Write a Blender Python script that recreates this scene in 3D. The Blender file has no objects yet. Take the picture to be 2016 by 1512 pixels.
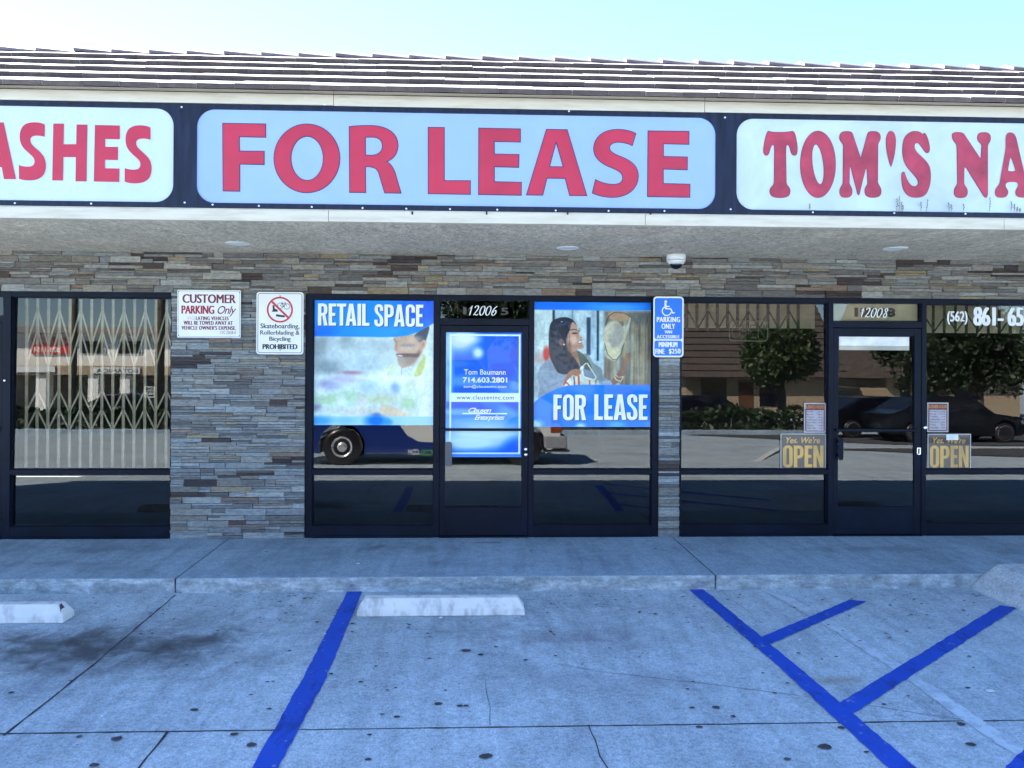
import bpy, bmesh, math, random
import numpy as np
from mathutils import Vector, Matrix
random.seed(7)
RNG = np.random.RandomState(5)
scene = bpy.context.scene
COL = scene.collection
PI = math.pi

# ------------------------------------------------------------------ camera, sky, sun, exposure
CAM = Vector((0.0, -7.67, 1.801)); YAW, PITCH, ROLL = (math.radians(a) for a in (2.181, 0.175, 0.292))
FPX, CX, CY = 1500.0, 985.0, 701.0
_F = Vector((math.sin(YAW)*math.cos(PITCH), math.cos(YAW)*math.cos(PITCH), math.sin(PITCH)))
_R0 = Vector((math.cos(YAW), -math.sin(YAW), 0)); _U0 = _R0.cross(_F)
_R = _R0*math.cos(ROLL)+_U0*math.sin(ROLL); _U = -_R0*math.sin(ROLL)+_U0*math.cos(ROLL)
cd = bpy.data.cameras.new("camera"); cam = bpy.data.objects.new("camera", cd); COL.objects.link(cam)
cd.sensor_fit = 'HORIZONTAL'; cd.sensor_width = 36.0; cd.lens = 36.0*FPX/2016
cd.shift_x = (1008-CX)/2016; cd.shift_y = (CY-756)/2016
cd.clip_start = 0.05; cd.clip_end = 3000
m = Matrix(((_R.x, _U.x, -_F.x, CAM.x), (_R.y, _U.y, -_F.y, CAM.y), (_R.z, _U.z, -_F.z, CAM.z), (0, 0, 0, 1)))
cam.matrix_world = m
scene.camera = cam

SUN_EL, SUN_AZ = math.radians(40), math.radians(-50)      # azimuth from +y (behind the shops), negative = towards -x
world = bpy.data.worlds.new("World"); scene.world = world; world.use_nodes = True
wn = world.node_tree.nodes; bg = wn["Background"]
sky = wn.new("ShaderNodeTexSky"); sky.sky_type = 'NISHITA'; sky.sun_disc = False
sky.sun_elevation = SUN_EL; sky.sun_rotation = SUN_AZ; sky.air_density = 1.0; sky.dust_density = 0.0; sky.ozone_density = 5.5
world.node_tree.links.new(sky.outputs[0], bg.inputs[0]); bg.inputs[1].default_value = 0.066
sd = bpy.data.lights.new("sun", 'SUN'); sun = bpy.data.objects.new("sun", sd); COL.objects.link(sun)
sd.energy = 5.0; sd.angle = math.radians(0.5); sd.color = (1.0, 0.93, 0.82)
_S = Vector((math.sin(SUN_AZ)*math.cos(SUN_EL), math.cos(SUN_AZ)*math.cos(SUN_EL), math.sin(SUN_EL)))
sun.rotation_euler = _S.to_track_quat('Z', 'Y').to_euler()
vs = scene.view_settings; scene.display_settings.display_device = 'sRGB'
vs.view_transform = 'Standard'; vs.look = 'None'; vs.exposure = 3.0; vs.gamma = 1.0; vs.use_curve_mapping = False
scene.cycles.max_bounces = 10; scene.cycles.transparent_max_bounces = 24; scene.cycles.glossy_bounces = 4
scene.cycles.use_denoising = True

# ------------------------------------------------------------------ survey of the place: photo pixel -> point on a known plane
def ray(u, v):
    return (_F + _R*((u-CX)/FPX) + _U*((CY-v)/FPX))
def at(u, v, y=0.0):                       # on a vertical plane parallel to the shop front
    d = ray(u, v); t = (y-CAM.y)/d.y; p = CAM+d*t
    return p
LOTZ = -0.12
def on_ground(u, v, z=LOTZ):
    d = ray(u, v); t = (z-CAM.z)/d.z; return CAM+d*t
TILT = math.radians(0.7)
def in_glass(u, v, y):                     # where the thing seen mirrored in the glass stands, on the plane y (negative)
    d = ray(u, v); t = (0-CAM.y)/d.y; p = CAM+d*t
    n = Vector((0, -math.cos(TILT), math.sin(TILT))); r = d-n*(2*d.dot(n)); t = (y-p.y)/r.y
    return p+r*t
def X(u, v=800, y=0.0): return at(u, v, y).x
def Z(v, u=1000, y=0.0): return at(u, v, y).z

# ------------------------------------------------------------------ helpers
ORG = {}
class MB:
    def __init__(s): s.v = []; s.f = []; s.mi = []; s.c = []; s.sm = []
    def add(s, vs, fs, mi=0, col=None, smooth=False):
        b = len(s.v); s.v += [tuple(p) for p in vs]
        for f in fs: s.f.append([b+i for i in f]); s.mi.append(mi); s.c.append(col); s.sm.append(smooth)
        return s
    def box(s, x0, x1, y0, y1, z0, z1, mi=0, col=None):
        v = [(x0,y0,z0),(x1,y0,z0),(x1,y1,z0),(x0,y1,z0),(x0,y0,z1),(x1,y0,z1),(x1,y1,z1),(x0,y1,z1)]
        return s.add(v, [(3,2,1,0),(4,5,6,7),(0,1,5,4),(1,2,6,5),(2,3,7,6),(3,0,4,7)], mi, col)
    def obox(s, c, ax, ay, az, mi=0, col=None):   # box by centre and half axes
        c, ax, ay, az = map(Vector, (c, ax, ay, az)); v = []
        for k in (-1, 1):
            for i, j in ((-1,-1),(1,-1),(1,1),(-1,1)): v.append(c+ax*i+ay*j+az*k)
        return s.add(v, [(3,2,1,0),(4,5,6,7),(0,1,5,4),(1,2,6,5),(2,3,7,6),(3,0,4,7)], mi, col)
    def prism(s, pts, a, b, axis='y', mi=0, col=None):    # polygon in the other two axes, extruded from a to b
        n = len(pts)
        def P(p, t): return (p[0],t,p[1]) if axis == 'y' else ((t,p[0],p[1]) if axis == 'x' else (p[0],p[1],t))
        v = [P(p, a) for p in pts]+[P(p, b) for p in pts]
        f = [list(range(n)), list(range(2*n-1, n-1, -1))]+[(i, i+n, (i+1) % n+n, (i+1) % n) for i in range(n)]
        return s.add(v, f, mi, col)
    def tube(s, path, r, n=8, mi=0, closed=False, col=None):
        path = [Vector(p) for p in path]; L = len(path); vs_ = []; fs = []
        up = Vector((0, 0, 1))
        for i, p in enumerate(path):
            a = path[i-1] if (i or closed) else p; b = path[(i+1) % L] if (i < L-1 or closed) else p
            t = (b-a).normalized(); w = up if abs(t.dot(up)) < .95 else Vector((1, 0, 0))
            e1 = t.cross(w).normalized(); e2 = e1.cross(t); rr = r[i] if isinstance(r, (list, tuple)) else r
            for k in range(n):
                a_ = 2*PI*k/n; vs_.append(p+e1*(math.cos(a_)*rr)+e2*(math.sin(a_)*rr))
        for i in range(L if closed else L-1):
            j = (i+1) % L
            for k in range(n): fs.append((i*n+k, i*n+(k+1) % n, j*n+(k+1) % n, j*n+k))
        if not closed: fs += [list(range(n))[::-1], [(L-1)*n+k for k in range(n)]]
        return s.add(vs_, fs, mi, col, True)
    def lathe(s, prof, c, axis='z', n=32, mi=0, smooth=True):    # prof: (radius, height)
        c = Vector(c); vs_ = []; fs = []
        for r, h in prof:
            for k in range(n):
                a = 2*PI*k/n; p = (r*math.cos(a), r*math.sin(a), h)
                if axis == 'y': p = (p[0], h, p[1])
                if axis == 'x': p = (h, p[0], p[1])
                vs_.append(c+Vector(p))
        for i in range(len(prof)-1):
            for k in range(n): fs.append((i*n+k, i*n+(k+1) % n, (i+1)*n+(k+1) % n, (i+1)*n+k))
        fs += [list(range(n))[::-1], [(len(prof)-1)*n+k for k in range(n)]]
        return s.add(vs_, fs, mi, None, smooth)
    def build(s, name, mats, parent=None, bevel=0, recalc=True):
        me = bpy.data.meshes.new(name); o = Vector((0, 0, 0))
        p = parent
        if p is not None: o = ORG[p]
        me.from_pydata([(a-o.x, b-o.y, c-o.z) for a, b, c in s.v], [], s.f)
        if not isinstance(mats, (list, tuple)): mats = [mats]
        for mt in mats: me.materials.append(mt)
        me.polygons.foreach_set('material_index', s.mi); me.polygons.foreach_set('use_smooth', s.sm)
        if any(c is not None for c in s.c):
            at_ = me.attributes.new('col', 'FLOAT_COLOR', 'FACE')
            at_.data.foreach_set('color', np.array([(list(c)+[1.0])[:4] if c is not None else (1, 1, 1, 1) for c in s.c], 'f').ravel())
        if recalc:
            bm = bmesh.new(); bm.from_mesh(me); bmesh.ops.recalc_face_normals(bm, faces=bm.faces); bm.to_mesh(me); bm.free()
        me.update()
        ob = bpy.data.objects.new(name, me); COL.objects.link(ob)
        if parent is not None: ob.parent = parent
        ORG[ob] = o
        if bevel:
            b = ob.modifiers.new('bevel', 'BEVEL'); b.width = bevel; b.segments = 2; b.limit_method = 'ANGLE'; b.angle_limit = math.radians(40)
        return ob
def tag(o, label=None, cat=None, group=None, kind=None):
    if label: o['label'] = label
    if cat: o['category'] = cat
    if group: o['group'] = group
    if kind: o['kind'] = kind
    return o
def thing(name, loc, label, cat, group=None):
    o = bpy.data.objects.new(name, None); COL.objects.link(o); o.location = loc; o.empty_display_size = .1
    ORG[o] = Vector(loc); return tag(o, label, cat, group)
def copy_tree(o, parent=None):
    c = o.copy(); COL.objects.link(c)
    if parent is not None: c.parent = parent
    for ch in list(o.children): copy_tree(ch, c)
    return c

# ---- materials
def s2l(c):
    return tuple((x/255/12.92 if x/255 <= .04045 else ((x/255+.055)/1.055)**2.4) for x in c)
def nodes_of(name):
    mt = bpy.data.materials.new(name); mt.use_nodes = True; nt = mt.node_tree
    return mt, nt, nt.nodes["Principled BSDF"]
def lk(nt, a, b): nt.links.new(a, b)
def coords(nt, scale=(1, 1, 1)):
    tc = nt.nodes.new("ShaderNodeTexCoord"); mp = nt.nodes.new("ShaderNodeMapping"); mp.inputs['Scale'].default_value = scale
    lk(nt, tc.outputs['Object'], mp.inputs[0]); return mp.outputs[0]
def noise(nt, vec, scale, detail=4, rough=.55, dist=0):
    n = nt.nodes.new("ShaderNodeTexNoise"); n.inputs['Scale'].default_value = scale; n.inputs['Detail'].default_value = detail
    n.inputs['Roughness'].default_value = rough; n.inputs['Distortion'].default_value = dist
    if vec is not None: lk(nt, vec, n.inputs['Vector'])
    return n.outputs['Fac']
def ramp(nt, fac, stops):
    r = nt.nodes.new("ShaderNodeValToRGB"); e = r.color_ramp.elements
    while len(e) < len(stops): e.new(.5)
    for el, (p, c) in zip(e, stops): el.position = p; el.color = (*c, 1) if len(c) == 3 else c
    lk(nt, fac, r.inputs[0]); return r.outputs[0]
def mix(nt, fac, a, b, mode='MIX'):
    n = nt.nodes.new("ShaderNodeMix"); n.data_type = 'RGBA'; n.blend_type = mode
    for sock, val in ((n.inputs[0], fac), (n.inputs[6], a), (n.inputs[7], b)):
        if hasattr(val, 'is_output'): lk(nt, val, sock)
        elif isinstance(val, (int, float)): sock.default_value = val
        else: sock.default_value = (*val, 1) if len(val) == 3 else val
    return n.outputs[2]
def math_(nt, op, a, b=0.0, clamp=False):
    n = nt.nodes.new("ShaderNodeMath"); n.operation = op; n.use_clamp = clamp
    for i, val in enumerate((a, b)):
        if hasattr(val, 'is_output'): lk(nt, val, n.inputs[i])
        else: n.inputs[i].default_value = val
    return n.outputs[0]
def bump(nt, bsdf, h, strength=.3, dist=.01):
    b = nt.nodes.new("ShaderNodeBump"); b.inputs['Strength'].default_value = strength; b.inputs['Distance'].default_value = dist
    lk(nt, h, b.inputs['Height']); lk(nt, b.outputs[0], bsdf.inputs['Normal']); return b
def plain(name, col, rough=.5, metal=0.0, var=.12, scale=6, bmp=0.0, bscale=60, coat=0.0, spec=.5, stretch=(1, 1, 1)):
    mt, nt, b = nodes_of(name); v = coords(nt, stretch); n = noise(nt, v, scale, 5)
    lo = tuple(c*(1-var) for c in col); hi = tuple(min(1, c*(1+var)) for c in col)
    lk(nt, ramp(nt, n, [(.3, lo), (.7, hi)]), b.inputs['Base Color'])
    b.inputs['Roughness'].default_value = rough; b.inputs['Metallic'].default_value = metal
    b.inputs['Specular IOR Level'].default_value = spec; b.inputs['Coat Weight'].default_value = coat; b.inputs['Coat Roughness'].default_value = .03
    if bmp: bump(nt, b, noise(nt, v, bscale, 4), bmp)
    return mt
M = {}
# ledge stone: colour of each stone from the mesh, mottled
mt, nt, b = nodes_of("ledge_stone"); v = coords(nt, (1, 1, 3))
a = nt.nodes.new("ShaderNodeAttribute"); a.attribute_name = 'col'
n1 = noise(nt, v, 22, 6, .6); n2 = noise(nt, v, 90, 4, .6)
c = mix(nt, 1.0, a.outputs['Color'], ramp(nt, n1, [(.25, (.55, .55, .56)), (.75, (1.3, 1.28, 1.22))]), 'MULTIPLY')
c = mix(nt, 1.0, c, ramp(nt, n2, [(.3, (.82, .82, .82)), (.7, (1.12, 1.12, 1.12))]), 'MULTIPLY')
lk(nt, c, b.inputs['Base Color']); b.inputs['Roughness'].default_value = .8; b.inputs['Specular IOR Level'].default_value = .3
bump(nt, b, math_(nt, 'ADD', math_(nt, 'MULTIPLY', n1, 1.4), n2), .55, .012); M['stone'] = mt
# troweled stucco
mt, nt, b = nodes_of("trowelled_stucco"); v = coords(nt, (1, .4, 1)); w = noise(nt, v, 16, 4, .6, 1.2); w2 = noise(nt, v, 3, 3)
w3 = noise(nt, coords(nt, (.55, .35, 1)), 15, 3, .55, 2.0); w4 = noise(nt, v, 45, 3, .6)
st = ramp(nt, w3, [(.46, (0, 0, 0)), (.5, (1, 1, 1)), (.545, (0, 0, 0))])
c = ramp(nt, w, [(.3, (.36, .31, .235)), (.65, (.62, .54, .415))]); c = mix(nt, math_(nt, 'MULTIPLY', st, .7), c, (.84, .75, .60))
c = mix(nt, .8, c, ramp(nt, w4, [(.35, (.78, .78, .78)), (.65, (1.14, 1.14, 1.14))]), 'MULTIPLY')
c = mix(nt, .35, c, ramp(nt, w2, [(.3, (.6, .6, .6)), (.7, (1.25, 1.25, 1.25))]), 'MULTIPLY')
lk(nt, c, b.inputs['Base Color']); b.inputs['Roughness'].default_value = .9; bump(nt, b, math_(nt, 'ADD', w, st), .5, .012); M['stucco'] = mt
# painted wood fascia, scuffed
mt, nt, b = nodes_of("cream_painted_wood"); v = coords(nt, (.5, 1, 4)); n1 = noise(nt, v, 5, 6, .65); n2 = noise(nt, coords(nt), 30, 3)
c = ramp(nt, n1, [(.25, (.42, .37, .28)), (.5, (.54, .49, .395)), (.8, (.60, .56, .47))])
c = mix(nt, ramp(nt, n2, [(.70, (0, 0, 0)), (.76, (.6, .6, .6))]), c, (.35, .31, .26))
lk(nt, c, b.inputs['Base Color']); b.inputs['Roughness'].default_value = .6; bump(nt, b, n1, .15, .01); M['fascia'] = mt
M['signframe'] = plain("navy_black_sign_metal", (.009, .014, .034), .5, 0, .5, 4, .05, 30, spec=.25, stretch=(6, 1, .6))
def sign_face(name, col, dirty):
    mt, nt, b = nodes_of(name); v = coords(nt); n1 = noise(nt, v, 1.6, 6, .6, .6); n2 = noise(nt, coords(nt, (9, 1, .7)), 3, 5, .7)
    c = ramp(nt, n1, [(.35, tuple(x*(1-.14*dirty) for x in col)), (.6, col)])
    c = mix(nt, math_(nt, 'MULTIPLY', ramp(nt, n2, [(.58, (0, 0, 0)), (.8, (1, 1, 1))]), .12*dirty), c, (.35, .36, .34))
    lk(nt, c, b.inputs['Base Color']); b.inputs['Roughness'].default_value = .35; return mt
M['face_blue'] = sign_face("sign_face_pale_blue", (.27, .385, .66), .6)
M['face_white'] = sign_face("sign_face_white", (.47, .55, .57), 1.3)
M['face_white_clean'] = sign_face("sign_face_white_clean", (.48, .565, .61), .6)
M['red'] = plain("red_vinyl", (.43, .018, .05), .4, 0, .12, 3)
M['faded_red'] = plain("faded_red_vinyl", (.34, .028, .06), .5, 0, .28, 7)
M['outline'] = plain("navy_outline_vinyl", (.02, .015, .05), .5)
M['metal'] = plain("dark_bronze_storefront_metal", (.0035, .007, .018), .45, .0, .35, 3, .03, 50, spec=.14)
M['screw'] = plain("screw_head", (.75, .77, .8), .3, .6)
M['chrome'] = plain("satin_chrome", (.75, .76, .78), .22, 1.0)
M['greyplastic'] = plain("grey_pull", (.08, .09, .11), .4, .3)
M['white'] = plain("white_gloss_print", (.78, .80, .80), .35, 0, .04, 4)
M['offwhite'] = plain("off_white_print", (.80, .84, .86), .4, 0, .05, 4)
M['black'] = plain("black_print", (.02, .02, .025), .45)
M['greyprint'] = plain("sun_faded_black_print", (.11, .11, .12), .5)
M['maroon'] = plain("maroon_print", (.16, .012, .035), .45, 0, .3, 30)
M['faintmaroon'] = plain("rubbed_maroon_print", (.52, .46, .50), .5)
M['redprint'] = plain("red_print", (.55, .04, .045), .45)
M['signblue'] = plain("blue_reflective_sheet", (.005, .17, .75), .35, 0, .06, 3)
M['posterwhite'] = plain("white_poster_ink", (.82, .88, .9), .3, 0, .03, 4, coat=.6)
M['navyink'] = plain("navy_poster_ink", (.01, .05, .22), .3, coat=.6)
M['shadowink'] = plain("dark_blue_poster_ink", (.012, .04, .12), .3, coat=.6)
M['tan'] = plain("tan_paper", (.80, .74, .58), .8, 0, .2, 5)
M['paper'] = plain("old_white_paper", (.82, .83, .80), .8, 0, .15, 7)
M['gold'] = plain("gold_print", (.62, .34, .06), .45, 0, .35, 6, stretch=(1, 1, .3), coat=.5)
M['blackprint'] = plain("black_glossy_print", (.015, .013, .016), .3, coat=.6)
M['greyborder'] = plain("pale_grey_print", (.42, .44, .46), .35, coat=.5)
M['hourspaper'] = plain("yellowed_hours_card", (.42, .38, .42), .4, 0, .2, 20, coat=.5)
M['tube'] = plain("dusty_glass_tube", (.22, .22, .18), .3)
M['gate'] = plain("beige_painted_steel", (.74, .69, .55), .5, 0, .2, 12)
M['gate_dark'] = plain("dark_painted_steel", (.04, .04, .035), .5, 0, .2, 12)
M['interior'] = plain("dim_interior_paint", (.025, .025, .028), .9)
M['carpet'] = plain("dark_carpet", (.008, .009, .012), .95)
M['lens'] = plain("smoked_dome", (.004, .004, .012), .06, 0, .1)
M['campaint'] = plain("white_camera_plastic", (.72, .74, .72), .4, 0, .06)
# glass: clear pane that mirrors the bright car park
mt = bpy.data.materials.new("storefront_glass"); mt.use_nodes = True; nt = mt.node_tree; nt.nodes.remove(nt.nodes["Principled BSDF"])
tr = nt.nodes.new("ShaderNodeBsdfTransparent"); tr.inputs[0].default_value = (.77, .76, .72, 1)
gl = nt.nodes.new("ShaderNodeBsdfGlossy"); gl.inputs['Roughness'].default_value = 0.0; gl.inputs[0].default_value = (1, 1, 1, 1)
fr = nt.nodes.new("ShaderNodeFresnel"); fr.inputs[0].default_value = 1.63
bp = nt.nodes.new("ShaderNodeBump"); bp.inputs['Strength'].default_value = .10; bp.inputs['Distance'].default_value = .004
lk(nt, noise(nt, coords(nt, (1, 1, .6)), 1.6, 0, .3), bp.inputs['Height']); lk(nt, bp.outputs[0], gl.inputs['Normal'])
ms = nt.nodes.new("ShaderNodeMixShader"); geo = nt.nodes.new('ShaderNodeNewGeometry'); lk(nt, math_(nt, 'MULTIPLY', fr.outputs[0], math_(nt, 'SUBTRACT', 1.0, geo.outputs['Backfacing'])), ms.inputs[0]); lk(nt, tr.outputs[0], ms.inputs[1]); lk(nt, gl.outputs[0], ms.inputs[2])
lk(nt, ms.outputs[0], nt.nodes["Material Output"].inputs[0]); M['glass'] = mt
# concrete
def concrete(name, base, stains=(), dirt=.3, broom=0.0, speck=True):
    mt, nt, b = nodes_of(name); v = coords(nt)
    n1 = noise(nt, v, .9, 7, .62, .4); n2 = noise(nt, v, 9, 6, .65); n3 = noise(nt, coords(nt, (1, .6, 1)), 110, 4, .7)
    hi = tuple(x*1.12 for x in base); lo = tuple(x*(1-dirt) for x in base)
    c = ramp(nt, n1, [(.3, lo), (.52, base), (.72, hi)])
    c = mix(nt, .75, c, ramp(nt, n2, [(.25, (.72, .72, .73)), (.55, (1, 1, 1)), (.8, (1.14, 1.13, 1.1))]), 'MULTIPLY')
    n4 = noise(nt, v, 34, 5, .7); n5 = noise(nt, coords(nt, (5, .7, 1)), 1.6, 5, .65, .3)
    c = mix(nt, .9, c, ramp(nt, n4, [(.3, (.70, .70, .71)), (.5, (1, 1, 1)), (.7, (1.22, 1.21, 1.2))]), 'MULTIPLY')
    c = mix(nt, .55, c, ramp(nt, n5, [(.32, (.66, .67, .70)), (.55, (1.05, 1.05, 1.05)), (.75, (1.15, 1.15, 1.14))]), 'MULTIPLY')
    c = mix(nt, .8, c, ramp(nt, n3, [(.3, (.58, .58, .59)), (.7, (1.36, 1.36, 1.35))]), 'MULTIPLY')
    if speck:   # dark leaf and gum specks
        vo = nt.nodes.new("ShaderNodeTexVoronoi"); vo.inputs['Scale'].default_value = 7; lk(nt, v, vo.inputs['Vector'])
        sp = ramp(nt, vo.outputs['Distance'], [(.035, (1, 1, 1)), (.06, (0, 0, 0))])
        sp = math_(nt, 'MULTIPLY', sp, math_(nt, 'GREATER_THAN', noise(nt, v, 3, 2), .58))
        c = mix(nt, math_(nt, 'MULTIPLY', sp, .7), c, (.06, .06, .06))
    for (cx, cy, rx, ry, rot, amt, col) in stains:
        tc = nt.nodes.new("ShaderNodeTexCoord"); mp = nt.nodes.new("ShaderNodeMapping"); mp.vector_type = 'TEXTURE'
        mp.inputs['Location'].default_value = (cx, cy, LOTZ); mp.inputs['Rotation'].default_value = (0, 0, rot); mp.inputs['Scale'].default_value = (rx, ry, 1)
        lk(nt, tc.outputs['Object'], mp.inputs[0])
        ln = nt.nodes.new("ShaderNodeVectorMath"); ln.operation = 'LENGTH'; lk(nt, mp.outputs[0], ln.inputs[0])
        d = math_(nt, 'ADD', ln.outputs['Value'], math_(nt, 'MULTIPLY', math_(nt, 'SUBTRACT', noise(nt, v, 4.5, 6, .65, .5), .5), 2.2))
        msk = ramp(nt, d, [(.0, (1, 1, 1)), (.45, (.5, .5, .5)), (.9, (.14, .14, .14)), (1.45, (0, 0, 0))])
        c = mix(nt, math_(nt, 'MULTIPLY', msk, amt), c, col)
    lk(nt, c, b.inputs['Base Color']); b.inputs['Roughness'].default_value = .85; b.inputs['Specular IOR Level'].default_value = .25
    h = math_(nt, 'ADD', n2, n3)
    if broom: h = math_(nt, 'ADD', h, math_(nt, 'MULTIPLY', noise(nt, coords(nt, (60, 3, 1)), 3, 2), broom))
    bump(nt, b, h, .16, .006); return mt
def gpt(u, v): p = on_ground(u, v); return p.x, p.y
def stain(u, v, rx, ry, rot=0, amt=.6, col=(.07, .07, .075)): x, y = gpt(u, v); return (x, y, rx, ry, rot, amt, col)
M['lot'] = concrete("worn_lot_concrete", (.45, .53, .585), [
    stain(230, 1270, 1.5, .75, .1, .62), stain(210, 1278, .9, .42, .1, .8), stain(120, 1270, .6, .3, .1, .7), stain(390, 1270, .3, .16, .3, .55),
    stain(1150, 1250, .65, .16, .1, .28, (.12, .09, .10)), stain(1300, 1340, .5, .22, -.1, .32, (.12, .10, .13)),
    stain(1640, 1340, .30, .07, .15, .55, (.24, .19, .10)), stain(1090, 1340, .7, .25, 0, .22, (.12, .11, .13)),
    stain(560, 1300, .5, .25, .2, .25), stain(880, 1200, 1.4, .34, 0, .45), stain(1120, 1255, .8, .3, 0, .4, (.12, .10, .13)), stain(930, 1240, .5, .2, 0, .35), stain(60, 1260, .5, .25, 0, .5)], .22, .8)
SWS = []
def sws(u, v, rx, ry, rot, amt, col=(.06, .06, .07)):
    p = on_ground(u, v, 0.0); SWS.append((p.x, p.y, rx, ry, rot, amt, col))
sws(740, 1078, .10, .22, -.6, .7); sws(830, 1080, .45, .22, 0, .45, (.13, .13, .16)); sws(960, 1068, .25, .06, 0, .6); sws(900, 1110, .7, .16, 0, .3, (.12, .13, .18))
sws(1700, 1080, .8, .14, 0, .35); sws(200, 1080, .9, .2, 0, .3); sws(1035, 1095, .16, .2, 0, .35, (.34, .35, .35)); sws(80, 1110, .6, .14, 0, .3)
M['walk'] = concrete("grey_walk_concrete", (.32, .42, .51), SWS, .3, 0, False)
mt, nt, b = nodes_of("kerb_face_concrete"); v = coords(nt, (1, 1, 1)); n1 = noise(nt, coords(nt, (1, 1, 2)), 7, 8, .72, .2); n2 = noise(nt, v, 50, 5, .7)
c = ramp(nt, n1, [(.30, (.15, .175, .19)), (.5, (.32, .37, .40)), (.68, (.58, .64, .68))]); c = mix(nt, .6, c, ramp(nt, n2, [(.3, (.7, .7, .7)), (.7, (1.2, 1.2, 1.2))]), 'MULTIPLY')
lk(nt, c, b.inputs['Base Color']); b.inputs['Roughness'].default_value = .9; bump(nt, b, n1, .18, .006); M['kerb'] = mt
M['joint'] = plain("dirt_filled_joint", (.045, .045, .05), .95, 0, .5, 30)
M['gum'] = plain("dark_gum", (.05, .05, .06), .8, 0, .4, 9)
def paint(name, col, under, wear):
    mt, nt, b = nodes_of(name); v = coords(nt); n1 = noise(nt, v, 14, 7, .7); n2 = noise(nt, v, 2.5, 4)
    n3 = noise(nt, coords(nt, (3, 1, 1)), 5, 6, .7)
    col = mix(nt, ramp(nt, n3, [(.54, (0, 0, 0)), (.66, (.8, .8, .8))]), col, tuple(x*.45 for x in col))
    k = ramp(nt, math_(nt, 'ADD', n1, math_(nt, 'MULTIPLY', n2, .25)), [(wear, (1, 1, 1)), (wear+.06, (0, 0, 0))])
    c = mix(nt, k, mix(nt, .5, col, ramp(nt, n2, [(.3, (.75, .75, .75)), (.7, (1.15, 1.15, 1.15))]), 'MULTIPLY'), under)
    lk(nt, c, b.inputs['Base Color']); b.inputs['Roughness'].default_value = .7; bump(nt, b, noise(nt, v, 120, 3), .3, .004); return mt
M['bluepaint'] = paint("blue_line_paint", (.003, .07, .50), (.26, .31, .37), .445)
M['oldwhite'] = paint("old_white_line_paint", (.56, .64, .72), (.40, .49, .56), .58)
mt, nt, b = nodes_of("scuffed_white_concrete"); v = coords(nt); n1 = noise(nt, v, 5, 7, .68, .6); n2 = noise(nt, coords(nt, (1, 1, .3)), 12, 4)
c = ramp(nt, n1, [(.3, (.42, .43, .44)), (.45, (.68, .69, .69)), (.75, (.78, .78, .77))]); c = mix(nt, math_(nt, 'MULTIPLY', ramp(nt, n2, [(.52, (0, 0, 0)), (.70, (1, 1, 1))]), .6), c, (.24, .24, .25))
lk(nt, c, b.inputs['Base Color']); b.inputs['Roughness'].default_value = .75; bump(nt, b, n1, .4, .01); M['stopwhite'] = mt
mt, nt, b = nodes_of("weathered_roof_tile"); v = coords(nt); a = nt.nodes.new("ShaderNodeAttribute"); a.attribute_name = 'col'; n1 = noise(nt, v, 14, 6, .65)
c = mix(nt, 1.0, a.outputs['Color'], ramp(nt, n1, [(.3, (.7, .68, .68)), (.7, (1.25, 1.22, 1.2))]), 'MULTIPLY')
lk(nt, c, b.inputs['Base Color']); b.inputs['Roughness'].default_value = .85; bump(nt, b, n1, .4, .008); M['tile'] = mt

# ------------------------------------------------------------------ lettering
def curve_mesh(cu):
    ob = bpy.data.objects.new("tmp_lettering", cu); me = ob.to_mesh()
    v = [(p.co.x, p.co.y) for p in me.vertices]; f = [list(p.vertices) for p in me.polygons]
    ob.to_mesh_clear(); bpy.data.objects.remove(ob); bpy.data.curves.remove(cu); return v, f
def font_shape(s, offset=0.0, shear=0.0, spacing=1.0):
    cu = bpy.data.curves.new("tmp", 'FONT'); cu.body = s; cu.offset = offset; cu.shear = shear; cu.space_character = spacing; cu.resolution_u = 4
    return curve_mesh(cu)
def poly_shape(contours):
    cu = bpy.data.curves.new("tmp", 'CURVE'); cu.dimensions = '2D'; cu.fill_mode = 'BOTH'
    for c in contours:
        sp = cu.splines.new('POLY'); sp.points.add(len(c)-1)
        for q, p in zip(sp.points, c): q.co = (p[0], p[1], 0, 1)
        sp.use_cyclic_u = True
    return curve_mesh(cu)
def fit(shape, x0, x1, z0, z1):
    v, f = shape; a = np.array(v); lo = a.min(0); hi = a.max(0); s = np.maximum(hi-lo, 1e-6)
    return [(x0+(x1-x0)*(p[0]-lo[0])/s[0], z0+(z1-z0)*(p[1]-lo[1])/s[1]) for p in v], f
def wall_text(mb, s, box, y, mi=0, offset=0.0, shear=0.0, spacing=1.0, bold=0.0):      # box: ink extent u0,v0,u1,v1 in the photo
    u0, v0, u1, v1 = box; a = at(u0, v1, y); c = at(u1, v0, y)
    v, f = fit(font_shape(s, offset, shear, spacing), a.x+bold, c.x-bold, a.z, c.z)
    for k, dx in enumerate((-bold, 0, bold) if bold else (0,)): mb.add([(p[0]+dx, y-.00012*k, p[1]) for p in v], f, mi)
def path(d):          # "M x y L x y C x y x y x y" -> polyline
    t = d.replace(',', ' ').split(); i = 0; pts = []; cmd = 'L'
    while i < len(t):
        if t[i] in 'MLC': cmd = t[i]; i += 1; continue
        if cmd in 'ML': pts.append((float(t[i]), float(t[i+1]))); i += 2
        else:
            p0 = np.array(pts[-1]); q = [np.array((float(t[i+2*k]), float(t[i+2*k+1]))) for k in range(3)]; i += 6
            for k in range(1, 9):
                s = k/8; pts.append(tuple(p0*(1-s)**3+3*q[0]*s*(1-s)**2+3*q[1]*s*s*(1-s)+q[2]*s**3))
    return pts
def ellipse(cx, cy, rx, ry, n=48, lean=0):
    return [(cx+rx*math.cos(2*PI*k/n)+lean*ry*math.sin(2*PI*k/n), cy+ry*math.sin(2*PI*k/n)) for k in range(n)]
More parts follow.
